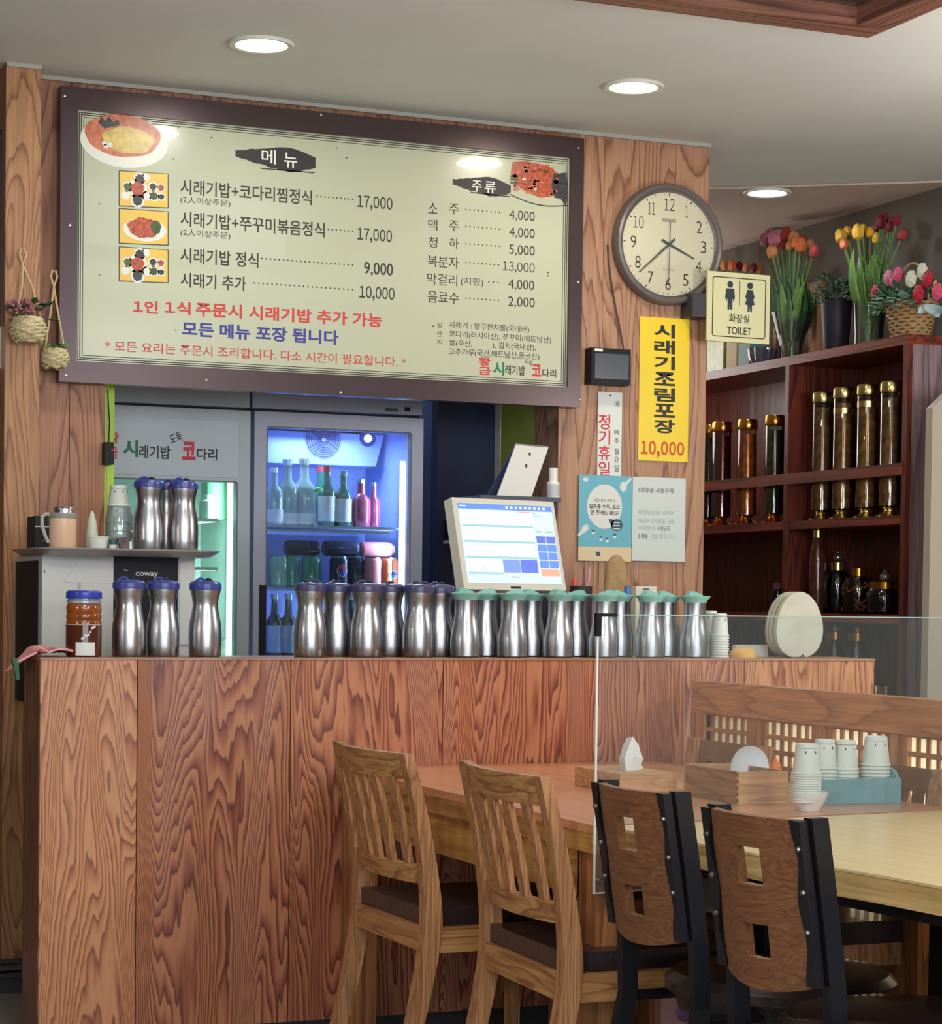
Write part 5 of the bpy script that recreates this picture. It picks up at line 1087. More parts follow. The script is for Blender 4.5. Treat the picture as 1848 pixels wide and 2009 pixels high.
jar('dark jar with gold lid cut off by the edge of the timber wall', 1388, 834, (120, 90, 80), GOLD, DKL, 0, seed=3)
jar('dark wine-red liquor jar with gold lid, left bay of the shelf', 1414, 829, (190, 140, 140), GOLD, WINE, 0, seed=4, r=.042)
jar('amber root liquor jar with gold lid, middle of the left bay', 1464, 824, (220, 170, 110), GOLD, AML, 3, seed=5)
jar('dark liquor jar with a greenish root, right end of the left bay', 1518, 816, (170, 180, 160), GOLD, DKL, 2, ROOTD, seed=6)
jar('dark root liquor jar with pale gold lid, first of four in the right bay', 1611, 771, (190, 180, 160), GOLDP, BRL, 3, ROOTD, seed=7)
jar('brown root liquor jar with a yellow band, second of four in the right bay', 1652, 762, (220, 200, 160), GOLDP, BRL, 3, ROOT, seed=8, band=.80)
jar('jar with one long tan root and yellow band, third of four in right bay', 1699, 756, (220, 200, 160), GOLDP, BRL, 2, ROOT, seed=9, band=.83)
jar('reddish-brown root liquor jar, last of four in the right bay', 1745, 750, (200, 180, 150), GOLDP, BRL, 3, ROOTD, seed=10)
zb2 = 1.158
def bigjar(lab, px, pyt, r, m_, gold, knob=None, root=False, X=4.60, zb=zb2, shape=1.0, seed=1):
    yj = onX(px, 1150, X).y; h = onX(px, pyt, X).z - zb
    t = thing('liquor_jar', lab, 'jar', (X, yj, zb), group='squat liquor jars on the lower shelf')
    hl = .03
    MB().lathe([(.001, 0), (r * .8, 0), (r * .95, h * .08), (r, h * .4), (r, h * .62), (r * .86, h * .78), (r * .62 * shape, h - hl), (.001, h - hl)], seg=28).build('body', m_, t)
    MB().lathe([(.001, h - hl), (r * .7 * shape, h - hl), (r * .72 * shape, h), (.001, h)], seg=26).build('lid', gold, t)
    if knob: MB().ball((0, 0, h + .02), .02, sub=3).ball((0, 0, h + .04), .008, sub=2).build('glass_knob', clear('knob_glass', (225, 225, 235), .6, .06), t)
    if root:
        m = MB(); rn = random.Random(seed)
        for k in range(22):
            a = rn.uniform(0, 6.3); z = h * rn.uniform(.1, .7); m.tube([(r * 1.0 * math.cos(a + .25 * j), r * 1.0 * math.sin(a + .25 * j), z + .012 * math.sin(j * 1.7 + k)) for j in range(4)], .003, 5)
        m.build('root', mat('root_red', (132, 70, 42), .5), t)
    return t
DKJ = mat('jar_black', (16, 12, 16), .1, coat=.8)
bigjar('slim dark bottle with gold cap and twisted root, lower right bay', 1603, 1040, .032, mat('liquor_redroot', (84, 44, 36), .15, coat=.7, noise=.5, nscale=30), GOLDP, shape=.9, X=4.50)
bigjar('black jar with gold collar and round glass knob on the lower shelf', 1643, 1104, .055, DKJ, GOLDP, knob=True, shape=.75)
bigjar('jar with coiled reddish roots and gold lid on the lower shelf', 1684, 1115, .062, DKJ, GOLD, root=True, shape=.7, seed=3)
bigjar('dark jar with wide gold lid, right end of the lower shelf', 1736, 1142, .068, DKJ, GOLD, knob=True, shape=1.2)
bigjar('small dark jar with pinkish cap in the lower left bay', 1527, 1143, .030, DKJ, mat('cap_pinkish', (150, 110, 112), .4))
for px, pyt, lab in ((1640, 1226, 'jar with a gold finial seen through the clear partition, left one'), (1684, 1228, 'jar with a gold finial seen through the clear partition, right one')):
    t = bigjar(lab, px, pyt + 14, .05, DKJ, GOLD, zb=.634)
    MB().ball((0, 0, onX(px, pyt + 8, 4.60).z - .634), .012, sz=1.6).build('finial', mat('finial_pale', (226, 200, 160), .3, .6), t)
for px, pyt in ((1722, 1345), (1742, 1347)):
    t = bigjar('low jar with bright brass lid behind the right end of the counter, %s' % ('left of two' if px < 1730 else 'right of two'), px, pyt, .035, DKJ, GOLDP, zb=.634)
# beige partition at the right edge
a_ = onY(1826, 1000, 6.3); zt_ = onY(1826, 800, 6.3).z
m = MB(); m.prism([(a_.x, 0), (a_.x + .35, 0), (a_.x + .35, zt_ + .10), (a_.x + .08, zt_ + .07), (a_.x, zt_)], lambda a, b, t: (a, t, b), 6.3, 6.34)
struct(m.build('wall_partition', mat('partition_beige', (176, 166, 150), .3, coat=.2), smooth=False), 'beige partition board at the right edge')
# ================================================================ flowers on top of the shelf
ZT = 2.1605; XV = 4.60
STEM = mat('stem_green', (86, 122, 58), .5); LF = mat('tulip_leaf', (58, 96, 56), .45, noise=.25, nscale=30); LFL = mat('tulip_leaf_light', (104, 140, 68), .45, noise=.2, nscale=30)
VG = clear('vase_glass', (250, 253, 250), .10, .02, .05)
def leaf(m, p0, p1, wd, bend=.1, n=7):
    p0, p1 = Vector(p0), Vector(p1); d = p1 - p0; s_ = d.cross(Vector((1, .3, 0))).normalized(); o_ = s_.cross(d).normalized()
    prev = None
    for i in range(n + 1):
        u = i / n; c = p0 + d * u + o_ * bend * d.length * math.sin(PI * u * .9) * .5; w_ = wd * math.sin(PI * min(1, .12 + .88 * u)) ** .8 * .5 + .0004
        cur = [m._v(c - s_ * w_), m._v(c + o_ * w_ * .35), m._v(c + s_ * w_)]
        if prev:
            for k in range(2): m.bm.faces.new([prev[k], prev[k + 1], cur[k + 1], cur[k]])
        prev = cur
def bud(L_, p, d, r, h, m_, t, name='tulip_head'):
    d = Vector(d).normalized(); mb = MB((0, 0, 0)); mb.lathe([(r * .25, 0), (r * .85, h * .15), (r, h * .4), (r * .86, h * .7), (r * .45, h * .93), (.001, h)], seg=12, rip=.05)
    q = Vector((0, 0, 1)).rotation_difference(d).to_matrix().to_4x4(); bmesh.ops.transform(mb.bm, matrix=Matrix.Translation(Vector(p) - Vector(L_)) @ q, verts=mb.bm.verts)
    return mb.build(name, m_, t)
def tulips(lab, px, pyb, heads, vase, rv0, rv1, hv, leafm, nl, fan, X=XV, seed=1, lh=.6, group='glass vases of tulips'):
    b_ = onX(px, pyb, X); t = thing('tulip_vase', lab, 'vase of flowers', (X, b_.y, ZT), group=group); L_ = t.location
    pr = [(.001, 0), (rv0, 0), (rv0 * 1.05, .004), (rv0 * 1.0, hv * .3), ((rv0 + rv1) / 2, hv * .65), (rv1, hv), (rv1 - .003, hv), ((rv0 + rv1) / 2 - .003, hv * .65), (rv0 - .003, hv * .3), (rv0 - .003, .006), (.001, .006)]
    if vase: MB().lathe(pr, seg=26, rip=.02).build('vase', VG, t)
    rn = random.Random(seed); st = MB(L_); lf = MB(L_)
    for hx, hy, r, m_ in heads:
        p = onX(hx, hy, X + rn.uniform(-.05, .05)); base = Vector((X + rn.uniform(-.02, .02), b_.y + rn.uniform(-.02, .02), ZT + .02)); mid = Vector((X + (p.x - X) * .25, b_.y + (p.y - b_.y) * .30, ZT + hv)); d = (p - mid).normalized(); q = p - d * r
        st.tube([base, base.lerp(mid, .5), mid, mid.lerp(q, .5) + Vector((0, 0, .01)), q], .0042, 6); bud(L_, q, d, r, r * 2.5, m_, t)
    st.build('stems', STEM, t)
    c = Vector((X, b_.y, ZT))
    for k in range(int(nl * 1.7)):
        a = rn.uniform(0, 2 * PI); q0 = c + Vector((.012 * math.cos(a), .012 * math.sin(a), .03)) ; q1 = c + Vector((rn.uniform(.2, 1) * fan * math.cos(a) * .7, fan * rn.uniform(.1, 1) * math.sin(a), hv + rn.uniform(.3, 1) * lh * .3))
        m2 = MB(L_); leaf(m2, q0.lerp(q1, .25), q1, .040, rn.uniform(-.3, .3)); m2.build('leaf', leafm if k % 3 else LFL, t)
    return t
TO = lambda n, c: mat('tulip_' + n, c, .5, noise=.18, nscale=40)
pk, orr, rd, yl, dr_, og = TO('pink', (178, 108, 124)), TO('orange', (206, 112, 60)), TO('red', (164, 62, 62)), TO('yellow', (232, 184, 62)), TO('darkred', (122, 34, 50)), TO('apricot', (204, 138, 84))
h1 = [(1501, 472, .024, pk), (1519, 470, .028, pk), (1542, 464, .028, rd), (1557, 470, .025, og), (1571, 484, .025, orr), (1589, 481, .018, og), (1597, 495, .022, rd), (1515, 496, .024, og), (1549, 484, .018, og), (1533, 480, .022, rd), (1561, 478, .02, orr), (1508, 462, .018, pk), (1575, 474, .02, rd)]
tulips('tall glass vase of pink and orange tulips right of the toilet sign', 1552, 686, h1, True, .045, .085, .21, LF, 34, .12, seed=2)
h2 = [(1650, 465, .025, yl), (1663, 455, .018, yl), (1683, 458, .025, yl), (1694, 452, .017, yl), (1707, 458, .017, yl), (1719, 470, .018, yl), (1657, 481, .020, orr), (1682, 462, .016, orr)]
h3 = [(1728, 438, .022, dr_), (1735, 430, .018, dr_), (1722, 446, .018, dr_), (1752, 440, .02, dr_), (1760, 434, .016, dr_), (1770, 462, .02, rd), (1746, 446, .016, dr_)]
tulips('tall glass vase of yellow and dark red tulips behind the flower basket', 1704, 668, h2 + h3, True, .055, .062, .18, LFL, 30, .12, seed=5, lh=.7)
h4 = [(1407, 521, .020, dr_), (1421, 522, .020, og), (1436, 522, .020, orr), (1450, 524, .018, dr_), (1464, 526, .018, og), (1478, 527, .018, dr_), (1492, 530, .018, og)]
tulips('vase of tulips mostly hidden by the toilet sign', 1440, 700, h4, True, .05, .06, .18, LF, 10, .10, X=4.685, seed=7)
# black pot with small-leaved plant
b_ = onX(1640, 668, XV - .02); t = thing('potted_plant', 'small dark green plant in a tall black pot between the two tulip vases', 'plant', (XV - .02, b_.y, ZT))
hp = onX(1640, 590, XV - .02).z - ZT
MB().lathe([(.001, 0), (.045, 0), (.048, .006), (.062, hp - .008), (.066, hp), (.060, hp), (.056, hp - .02), (.001, hp - .02)], seg=28).build('pot', mat('pot_black', (38, 38, 46), .45), t)
leafpatch(t.location, Vector((XV - .02, b_.y, ZT + hp)), .09, 150, .024, LEAFG, t, seed=4, zs=.95, up=.6)
leafpatch(t.location, Vector((XV - .02, b_.y, ZT + hp)), .085, 70, .022, mat('leaf_sage', (92, 124, 104), .5, noise=.2, nscale=50), t, seed=9, zs=1.0, up=.6)
# brown picture board leaning against the wall behind the first vase
b0, b1 = onX(1519, 690, 4.70), onX(1610, 676, 4.70)
t = thing('leaning_board', 'brown board leaning on the wall behind the vase of pink tulips', 'board', (4.70, b0.y, ZT))
MB(t.location).box(4.70, 4.715, min(b0.y, b1.y), max(b0.y, b1.y), ZT, onX(1560, 562, 4.70).z).build('board', mat('board_brown', (160, 116, 80), .6, noise=.1, nscale=10), t, .002)
for pxx in (1521, 1590): q = onX(pxx, 640, 4.69); MB(t.location).box(4.688, 4.70, q.y - .012, q.y + .012, ZT, q.z + .16).build('woven_edge', mat('woven_gold', (206, 160, 116), .45, noise=.35, nscale=90, bump=.5), t, .002)
# small things under the toilet sign
for px0, px1, pyt, m_, lab, cat, nm in ((1386, 1420, 668, mat('jar_olive', (140, 146, 84), .25, noise=.4, nscale=30, coat=.4), 'olive glass block at the left end of the shelf top under the toilet sign', 'glass block', 'glass_block'), (1424, 1446, 672, mat('box_sand', (190, 170, 128), .6), 'sand-coloured box on the shelf top under the toilet sign', 'box', 'box'), (1447, 1472, 676, mat('box_teal', (98, 130, 126), .5), 'grey-teal box on the shelf top under the toilet sign', 'box', 'box')):
    a0, a1 = onX(px0, 700, 4.52), onX(px1, 700, 4.52); y0, y1 = min(a0.y, a1.y), max(a0.y, a1.y)
    t = MB((4.52, y0, ZT)).box(4.52, 4.60, y0 + .006, y1 - .006, ZT, onX(px0, pyt, 4.52).z).build(nm, m_, None, .006, bseg=3); tag(t, lab, cat)
q = onX(1496, 690, 4.54); t = thing('crystal_bowl', 'dark patterned glass bowl between the toilet sign and the tulip vase', 'bowl', (4.54, q.y, ZT))
MB().lathe([(.001, 0), (.035, 0), (.055, .04), (.058, .075), (.052, .075), (.03, .01), (.001, .01)], seg=24, rip=.06).build('bowl', mat('glass_smoky', (74, 78, 88), .12, coat=.8, noise=.5, nscale=40), t)
# flower basket
XK = 4.56
b_ = onX(1787, 655, XK); t = thing('flower_basket', 'woven basket of pink, red and white roses at the right end of the shelf top', 'flower basket', (XK, b_.y, ZT)); L_ = t.location
hb_ = onX(1787, 598, XK).z - ZT; wb0, wb1 = .078, .108
WK = mat('wicker', (184, 150, 104), .6, noise=.35, nscale=110, bump=.4)
MB().lathe([(.001, 0), (wb0, 0), (wb1, hb_), (wb1 - .01, hb_), (wb0 - .01, .01), (.001, .01)], seg=30, sx=.75).build('basket_body', mat('wicker_dark', (120, 92, 62), .7), t)
for k in range(11):
    z = .004 + (hb_ - .006) * k / 10; r_ = wb0 + (wb1 - wb0) * k / 10 + .003
    MB().tube([(r_ * .75 * math.cos(a) + .0, r_ * math.sin(a), z + .003 * math.sin(12 * a + PI * k)) for a in [2 * PI * j / 60 for j in range(60)]], .0048, 5, True).build('wicker_strand', WK, t)
MB().tube([(0, -wb1 * math.cos(a), hb_ + .15 * math.sin(a)) for a in [PI * j / 18 for j in range(19)]], .005, 6).build('handle', WK, t)
leafpatch(L_, Vector((XK, b_.y, ZT + hb_)), .105, 120, .05, mat('leaf_rose', (70, 112, 78), .5, noise=.3, nscale=40), t, seed=14, zs=.55, up=.5)
leafpatch(L_, Vector((XK - .03, b_.y, ZT + hb_ - .02)), .11, 40, .055, mat('leaf_pale', (132, 166, 146), .5, noise=.2, nscale=40), t, seed=15, zs=.3, up=.2)
def rose(hx, hy, r, c, nm='rose'):
    p = onX(hx, hy, XK - .06); m = MB(L_)
    m.ball(p, r * .55, sub=2)
    for lay, (rr_, n, tilt) in enumerate(((r * .6, 5, .3), (r * .8, 6, .6), (r, 7, 1.0))):
        for k in range(n):
            a = 2 * PI * k / n + lay * .6; d = Vector((-.75, math.cos(a) * .9, math.sin(a) * .9)) ; d = Vector((-.5 * (1.3 - tilt), math.cos(a) * tilt, math.sin(a) * tilt)).normalized()
            m.ball(p + d * rr_ * .55 + Vector((-.002 * (3 - lay), 0, 0)), rr_ * .45, sx=.55, sub=1)
    return m.build(nm, c, t, ang=60)
rW, rP, rR, rH = mat('rose_white', (224, 230, 204), .55), mat('rose_pink', (222, 128, 156), .55), mat('rose_red', (190, 42, 60), .5), mat('rose_hotpink', (218, 84, 120), .5)
for hx, hy, r, c in ((1745, 545, .032, rP), (1764, 540, .033, rH), (1790, 548, .036, rW), (1811, 532, .033, rW), (1822, 548, .034, rR), (1804, 577, .038, rR), (1841, 573, .036, rH), (1720, 573, .030, rR), (1754, 552, .022, rP), (1836, 556, .012, mat('bud_yellow', (206, 190, 110), .5))): rose(hx, hy, r, c)
m = MB(L_); rn = random.Random(21)
for k in range(16): leaf(m, onX(1728 + rn.uniform(-3, 3), 600, XK - .05), onX(1720 + rn.uniform(-14, 22), 590 + rn.uniform(-5, 30), XK - .06 + rn.uniform(-.02, .02)), .010, .2)
m.build('grass_blades', LFL, t, kind='stuff')
m = MB(L_)
for k in range(3): leaf(m, onX(1812, 600, XK - .09), onX((1848, 1800, 1840)[k], (612, 614, 620)[k], XK - .10), .03, .4)
m.build('ribbon', mat('ribbon_paleblue', (176, 206, 208), .5), t)
# ================================================================ tables
# orange-topped table with its short end at the counter
TX0, TX1, TY0, TY1 = 1.918, 2.86, 3.965, YC - .006
t1 = thing('dining_table', 'orange-topped timber table standing against the counter', 'table', (TX0, TY0, 0)); L = t1.location
SL = .104
MB(L).hexa([(TX0, TY0 + .012, .722), (TX1, TY0 + .012 + SL, .722), (TX1, TY1, .722), (TX0, TY1, .722), (TX0, TY0 + .012, .74), (TX1, TY0 + .012 + SL, .74), (TX1, TY1, .74), (TX0, TY1, .74)]).build('tabletop', W_TABLE, t1, .004)
MB(L).box(TX0 + .001, TX0 + .026, TY0 + .018, TY1, .682, .722).build('edge_board', W_TEDGE, t1, .002)
MB(L).hexa([(TX0 + .027, TY0 + .018, .682), (TX1 - .027, TY0 + .012 + SL, .682), (TX1 - .027, TY0 + .037 + SL, .682), (TX0 + .027, TY0 + .043, .682), (TX0 + .027, TY0 + .018, .722), (TX1 - .027, TY0 + .012 + SL, .722), (TX1 - .027, TY0 + .037 + SL, .722), (TX0 + .027, TY0 + .043, .722)]).build('edge_board', W_TEDGE, t1, .002)
MB(L).box(TX1 - .026, TX1 - .001, TY0 + .018 + SL, TY1, .682, .722).build('edge_board', W_TEDGE, t1, .002)
MB(L).box(TX0 + .012, TX0 + .034, TY0 + .10, TY1 - .08, .585, .681).build('apron', wood('apron_golden', (200, 154, 76), (160, 112, 50), 'Y', 12, .8, 6, .3, rough=.35, streak=.15, coat=.2), t1, .002)
MB(L).box(TX1 - .034, TX1 - .012, TY0 + .10, TY1 - .08, .585, .681).build('apron', MATS['apron_golden'], t1, .002)
MB(L).box(TX0 + .10, TX1 - .10, TY0 + .14, TY0 + .16, .585, .681).build('apron', W_TEDGE, t1, .002)
for x, y in ((TX0 + .012, TY0 + .018), (TX1 - .082, TY0 + .13), (TX0 + .012, TY1 - .085), (TX1 - .082, TY1 - .085)):
    MB(L).box(x, x + .072, y, y + .088, 0, .682).build('leg', W_TLEG, t1, .004)
for k in (0, 1):
    y = TY0 + .17 + .012 * k; MB(L).box(TX0 + .0095, TX0 + .0115, y, y + .004, .615, .648).build('joint_mark', BLACKP, t1, smooth=False)
# yellow slab table nearer, turned a little
A0 = Vector((1.936, 3.955, 0)); A1 = Vector((2.045, 2.90, 0)); dv = (A0 - A1).normalized(); rz2 = math.atan2(dv.y, dv.x) - PI / 2
t2 = thing('dining_table', 'pale yellow timber slab table in the right foreground', 'table', tuple(A0), rz2)
rn = random.Random(6)
def slabx(y): return .004 * math.sin(y * 5) + .003 * math.sin(y * 13 + 1)
pts = [(slabx(-y) + .0, -y) for y in [.05 * k for k in range(0, 37)]]
poly = pts + [(.76, -1.8), (.95, 0)]
m = MB(); m.prism(poly, lambda a, b, q: (a, b, q), .736, .7405); m.build('tabletop', W_YTOP, t2, .0015)
poly2 = [(x + .001, y) for x, y in pts] + [(.755, -1.8), (.945, -.003)]
m = MB(); m.prism(poly2, lambda a, b, q: (a, b, q), .692, .736); m.build('slab_edge', W_YEDGE, t2, .003)
MB().box(.04, .74, -1.75, -.05, .668, .691).build('under_frame', BLACKP, t2)
for x, y in ((.30, -.10), (.78, -.10), (.30, -1.7), (.62, -1.7)): MB().box(x, x + .06, y - .03, y + .03, 0, .668).build('leg', mat('leg_black_metal', (28, 28, 34), .35, .5), t2, .003)
MB().box(.06, .16, -.40, -.20, .60, .667).build('under_box', mat('under_grey', (98, 90, 92), .5), t2, .003)
# ================================================================ clear partition between the tables
YA = TY0 - .012
q0 = onY(1168, 1752, YA - .0); ztp = onY(1172, 1207, YA).z; xa_ = onY(1170, 1500, YA).x
ac = thing('clear_partition', 'clear acrylic partition with black corner clip standing between the two tables', 'partition', (xa_, 3.955 + (xa_ - 1.936) * math.tan(rz2) + .008, q0.z), rz2); 
Hh = ztp - q0.z
MB().box(.004, 1.25, -.002, .002, 0, Hh).build('sheet', clear('acrylic', (246, 249, 250), .02, .03, .02), ac)
EDG = mat('acrylic_edge', (214, 216, 214), .3, emit=(210, 214, 212), estr=0)
MB().box(0, .004, -.002, .002, 0, Hh - .035).box(0, 1.25, -.002, .002, -.003, 0).build('polished_edge', EDG, ac, smooth=False)
MB().box(.05, 1.25, -.002, .002, Hh, Hh + .002).build('polished_edge', mat('acrylic_edge_top', (160, 186, 182), .3), ac, smooth=False)
cm = MB(); cm.box(-.003, .008, -.005, .005, Hh - .042, Hh + .004).box(.008, .045, -.005, .005, Hh - .003, Hh + .004); cm.build('corner_clip', BLACKP, ac, .001)
MB().lathe([(.001, -.008), (.005, -.008), (.006, -.004), (.006, .012), (.001, .012)], (.013, 0, .022), 16, 'Y').build('bolt', SCREWM, ac)
for sx in (.62, 1.2):
    MB().box(sx - .004, sx + .004, -.06, .01, -.003, Hh * .3).build('bracket_foot', clear('acrylic'), ac) if sx > 1 else None
# ================================================================ lattice bench back
XL = 2.955
yb0, yb1 = 3.0, 5.50
bz = .971
bo = thing('lattice_bench_back', 'pine bench back with paper-backed lattice panels along the right of the tables', 'bench', (XL, yb1, 0)); L = bo.location
MB(L).box(XL, XL + .045, yb0, yb1, bz - .088, bz).build('top_rail', W_BOOTH, bo, .003)
MB(L).box(XL + .0, XL + .045, yb1 - .075, yb1 - .0, .0, bz - .088).build('end_post', W_BOOTH_Z, bo, .003)
MB(L).box(XL + .0, XL + .045, yb0, yb1 - .075, .38, .45).build('bottom_rail', W_BOOTH, bo, .003)
MB(L).box(XL + .0, XL + .045, yb0, yb1 - .075, .0, .06).build('bottom_rail', W_BOOTH, bo, .003)
MB(L).box(XL + .012, XL + .022, yb0, yb1 - .075, .06, .38).build('lower_panel', W_BOOTH, bo)
PAP = mat('lattice_paper', (240, 236, 216), .7)
nt_ = PAP.node_tree; tl_ = nt_.nodes.new('ShaderNodeBsdfTranslucent'); tl_.inputs[0].default_value = rgb(250, 246, 230); mx_ = nt_.nodes.new('ShaderNodeMixShader'); mx_.inputs[0].default_value = .6
nt_.links.new(nt_.nodes['Principled BSDF'].outputs[0], mx_.inputs[1]); nt_.links.new(tl_.outputs[0], mx_.inputs[2]); nt_.links.new(mx_.outputs[0], nt_.nodes['Material Output'].inputs['Surface'])
# panel pitch from the photo: hole groups start at px 1383, 1504, 1634, 1776 ; groups of six columns
gs = [(onX(1383, 1430, XL + .012).y, onX(1467, 1430, XL + .012).y), (onX(1503, 1430, XL + .012).y, onX(1594, 1440, XL + .012).y), (onX(1634, 1450, XL + .012).y, onX(1734, 1450, XL + .012).y)]
pit = (gs[0][0] - gs[2][0]) / 2; wd = sum(a - b for a, b in gs) / 3
zt0 = onX(1383, 1402, XL + .012).z
zr = [zt0, zt0 - .034, zt0 - .046, zt0 - .074, zt0 - .086, zt0 - .114, zt0 - .128, .615, .600, .572, .560, .532, .520, .490]
npan = 6
for g_ in range(npan):
    ya = gs[0][0] - pit * g_; yb_ = ya - wd
    if yb_ - (pit - wd) * .5 < yb0: break
    # solid boards around the openings, then slats
    yt = ya + (pit - wd) * .5 if g_ else yb1 - .075
    yl_ = yb_ - (pit - wd) * .5
    MB(L).box(XL + .010, XL + .022, ya, yt, .45, bz - .088).build('panel_stile', W_BOOTH_Z, bo, .0015)
    MB(L).box(XL + .010, XL + .022, yl_, yb_, .45, bz - .088).build('panel_stile', W_BOOTH_Z, bo, .0015)
    if g_: MB(L).box(XL + .004, XL + .030, yt - .018, yt + .018, .45, bz - .088).build('upright', W_BOOTH_Z, bo, .002)
    MB(L).box(XL + .010, XL + .022, yb_, ya, zr[0], bz - .088).build('panel_rail', W_BOOTH, bo, .0015)
    MB(L).box(XL + .010, XL + .022, yb_, ya, .45, zr[-1]).build('panel_rail', W_BOOTH, bo, .0015)
    for k in range(1, len(zr) - 1, 2): MB(L).box(XL + .011, XL + .021, yb_, ya, zr[k + 1], zr[k]).build('slat', W_BOOTH, bo, .001)
    cw_ = wd / 5.6
    for k in range(5):
        yy = yb_ + cw_ * (k + .60); MB(L).box(XL + .014, XL + .020, yy, yy + cw_ * .30, zr[-1], zr[0]).build('slat', W_BOOTH_Z, bo, .001)
MB(L).box(XL + .010, XL + .024, yb0, yl_ - .002, .45, bz - .088).build('end_board', W_BOOTH, bo, .0015)
MB(L).box(XL + .026, XL + .028, yl_, yb1 - .075, .45, bz - .088).build('backing_paper', PAP, bo, smooth=False)
# ================================================================ chairs
SEATM = mat('seat_dark_leather', (46, 34, 34), .32, noise=.1, nscale=60, bump=.12, coat=.25)
BLKM = mat('chair_black_metal', (30, 30, 38), .35, .4, coat=.2)
def curvex(y, w, c): return -c * (1 - (2 * y / w) ** 2)
def slat_chair(lab, x, y, rz, w=.42, back_x=-.27):
    """x,y = middle of the top of the back"""
    ca, sa = math.cos(rz), math.sin(rz)
    t = thing('dining_chair', lab, 'chair', (x - ca * back_x, y - sa * back_x, 0), rz, 'oak slat-back chairs')
    # side profile of the rear post, (x, z)
    prof = [(-.30, 0, .034), (-.245, .20, .036), (-.205, .38, .042), (-.195, .46, .044), (-.205, .56, .038), (-.232, .70, .030), (back_x, .845, .023)]
    def cx(z):
        for (xa, za, _), (xb, zb, _) in zip(prof, prof[1:]):
            if za <= z <= zb: return xa + (xb - xa) * (z - za) / (zb - za)
        return prof[-1][0]
    import bisect
    fine = []
    for i in range(len(prof) - 1):
        for k in range(4):
            u = k / 4; p0 = prof[max(0, i - 1)]; p1 = prof[i]; p2 = prof[i + 1]; p3 = prof[min(len(prof) - 1, i + 2)]
            f = lambda a, b, c, d: .5 * ((2 * b) + (-a + c) * u + (2 * a - 5 * b + 4 * c - d) * u * u + (-a + 3 * b - 3 * c + d) * u ** 3)
            fine.append(tuple(f(p0[j], p1[j], p2[j], p3[j]) for j in range(3)))
    fine.append(prof[-1])
    for s_ in (-1, 1):
        y0 = s_ * (w / 2 - .017)
        m = MB(); m.sweep(fine, lambda i: [Vector((fine[i][0] - fine[i][2], y0 - .017, fine[i][1])), Vector((fine[i][0], y0 - .017, fine[i][1])), Vector((fine[i][0], y0 + .017, fine[i][1])), Vector((fine[i][0] - fine[i][2], y0 + .017, fine[i][1]))])
        m.build('leg', W_CHAIR, t, .003)
    def rail(z0, z1, th_, c, off, name='back_rail', m_=W_CHAIR_Y):
        m = MB(); n = 12; ys = [-w / 2 + .030 + (w - .060) * k / n for k in range(n + 1)]
        m.sweep(ys, lambda i: [Vector((cx(z0) + off - th_ + curvex(ys[i], w - .06, c), ys[i], z0)), Vector((cx(z0) + off + curvex(ys[i], w - .06, c), ys[i], z0)), Vector((cx(z1) + off + curvex(ys[i], w - .06, c), ys[i], z1)), Vector((cx(z1) + off - th_ + curvex(ys[i], w - .06, c), ys[i], z1))])
        return m.build(name, m_, t, .002)
    rail(.785, .845, .020, .034, -.001, 'top_rail'); rail(.548, .590, .022, .034, -.003, 'lower_rail')
    for k in range(5):
        yy = (k - 2) * (w - .07) / 5.6; c0 = curvex(yy, w - .06, .034)
        zs_ = [.585, .64, .70, .75, .79]
        m = MB(); m.sweep(zs_, lambda i: [Vector((cx(zs_[i]) + c0 - .020, yy - .0165, zs_[i])), Vector((cx(zs_[i]) + c0 - .007, yy - .0165, zs_[i])), Vector((cx(zs_[i]) + c0 - .007, yy + .0165, zs_[i])), Vector((cx(zs_[i]) + c0 - .020, yy + .0165, zs_[i]))])
        m.build('slat', W_CHAIR, t, .002)
    sw = w / 2 - .03
    MB().box(-.225, .20, -sw, sw, .452, .492).build('cushion', SEATM, t, .016, bseg=4)
    MB().box(-.235, -.215, -sw - .0, sw, .395, .452).build('seat_rail', W_CHAIR_Y, t, .002); MB().box(.18, .20, -sw, sw, .395, .452).build('seat_rail', W_CHAIR_Y, t, .002)
    WX = wood('oak_rail_x', (188, 138, 86), (142, 92, 54), 'X', 22, 2.0, 6, .2, rough=.4, streak=.3)
    for s_ in (-1, 1):
        MB().box(-.20, .20, s_ * (w / 2 - .012) - .010, s_ * (w / 2 - .012) + .010, .395, .452).build('seat_rail', WX, t, .002)
        m = MB(); yy = s_ * (w / 2 - .022); m.hexa([(.175, yy - .014, 0), (.200, yy - .014, 0), (.200, yy + .014, 0), (.175, yy + .014, 0), (.165, yy - .018, .45), (.205, yy - .018, .45), (.205, yy + .018, .45), (.165, yy + .018, .45)]); m.build('leg', W_CHAIR, t, .003)
    return t
def back_pose(pl, pr, z, off=.028):
    a, b_ = onZ(*pl, z), onZ(*pr, z); d = b_ - a; a = a + Vector((-d.y, d.x, 0)).normalized() * off; d = b_ - a; return (a + b_) / 2, math.atan2(d.y, d.x) + PI / 2, d.length
c, rz, w_ = back_pose((648, 1454), (812, 1480), .845); slat_chair('oak slat-back chair with dark seat nearest the counter', c.x, c.y, rz, w_)
c, rz, w_ = back_pose((894, 1491), (1081, 1525), .845); slat_chair('oak slat-back chair with dark seat, standing next to the black chairs', c.x, c.y, rz, w_)
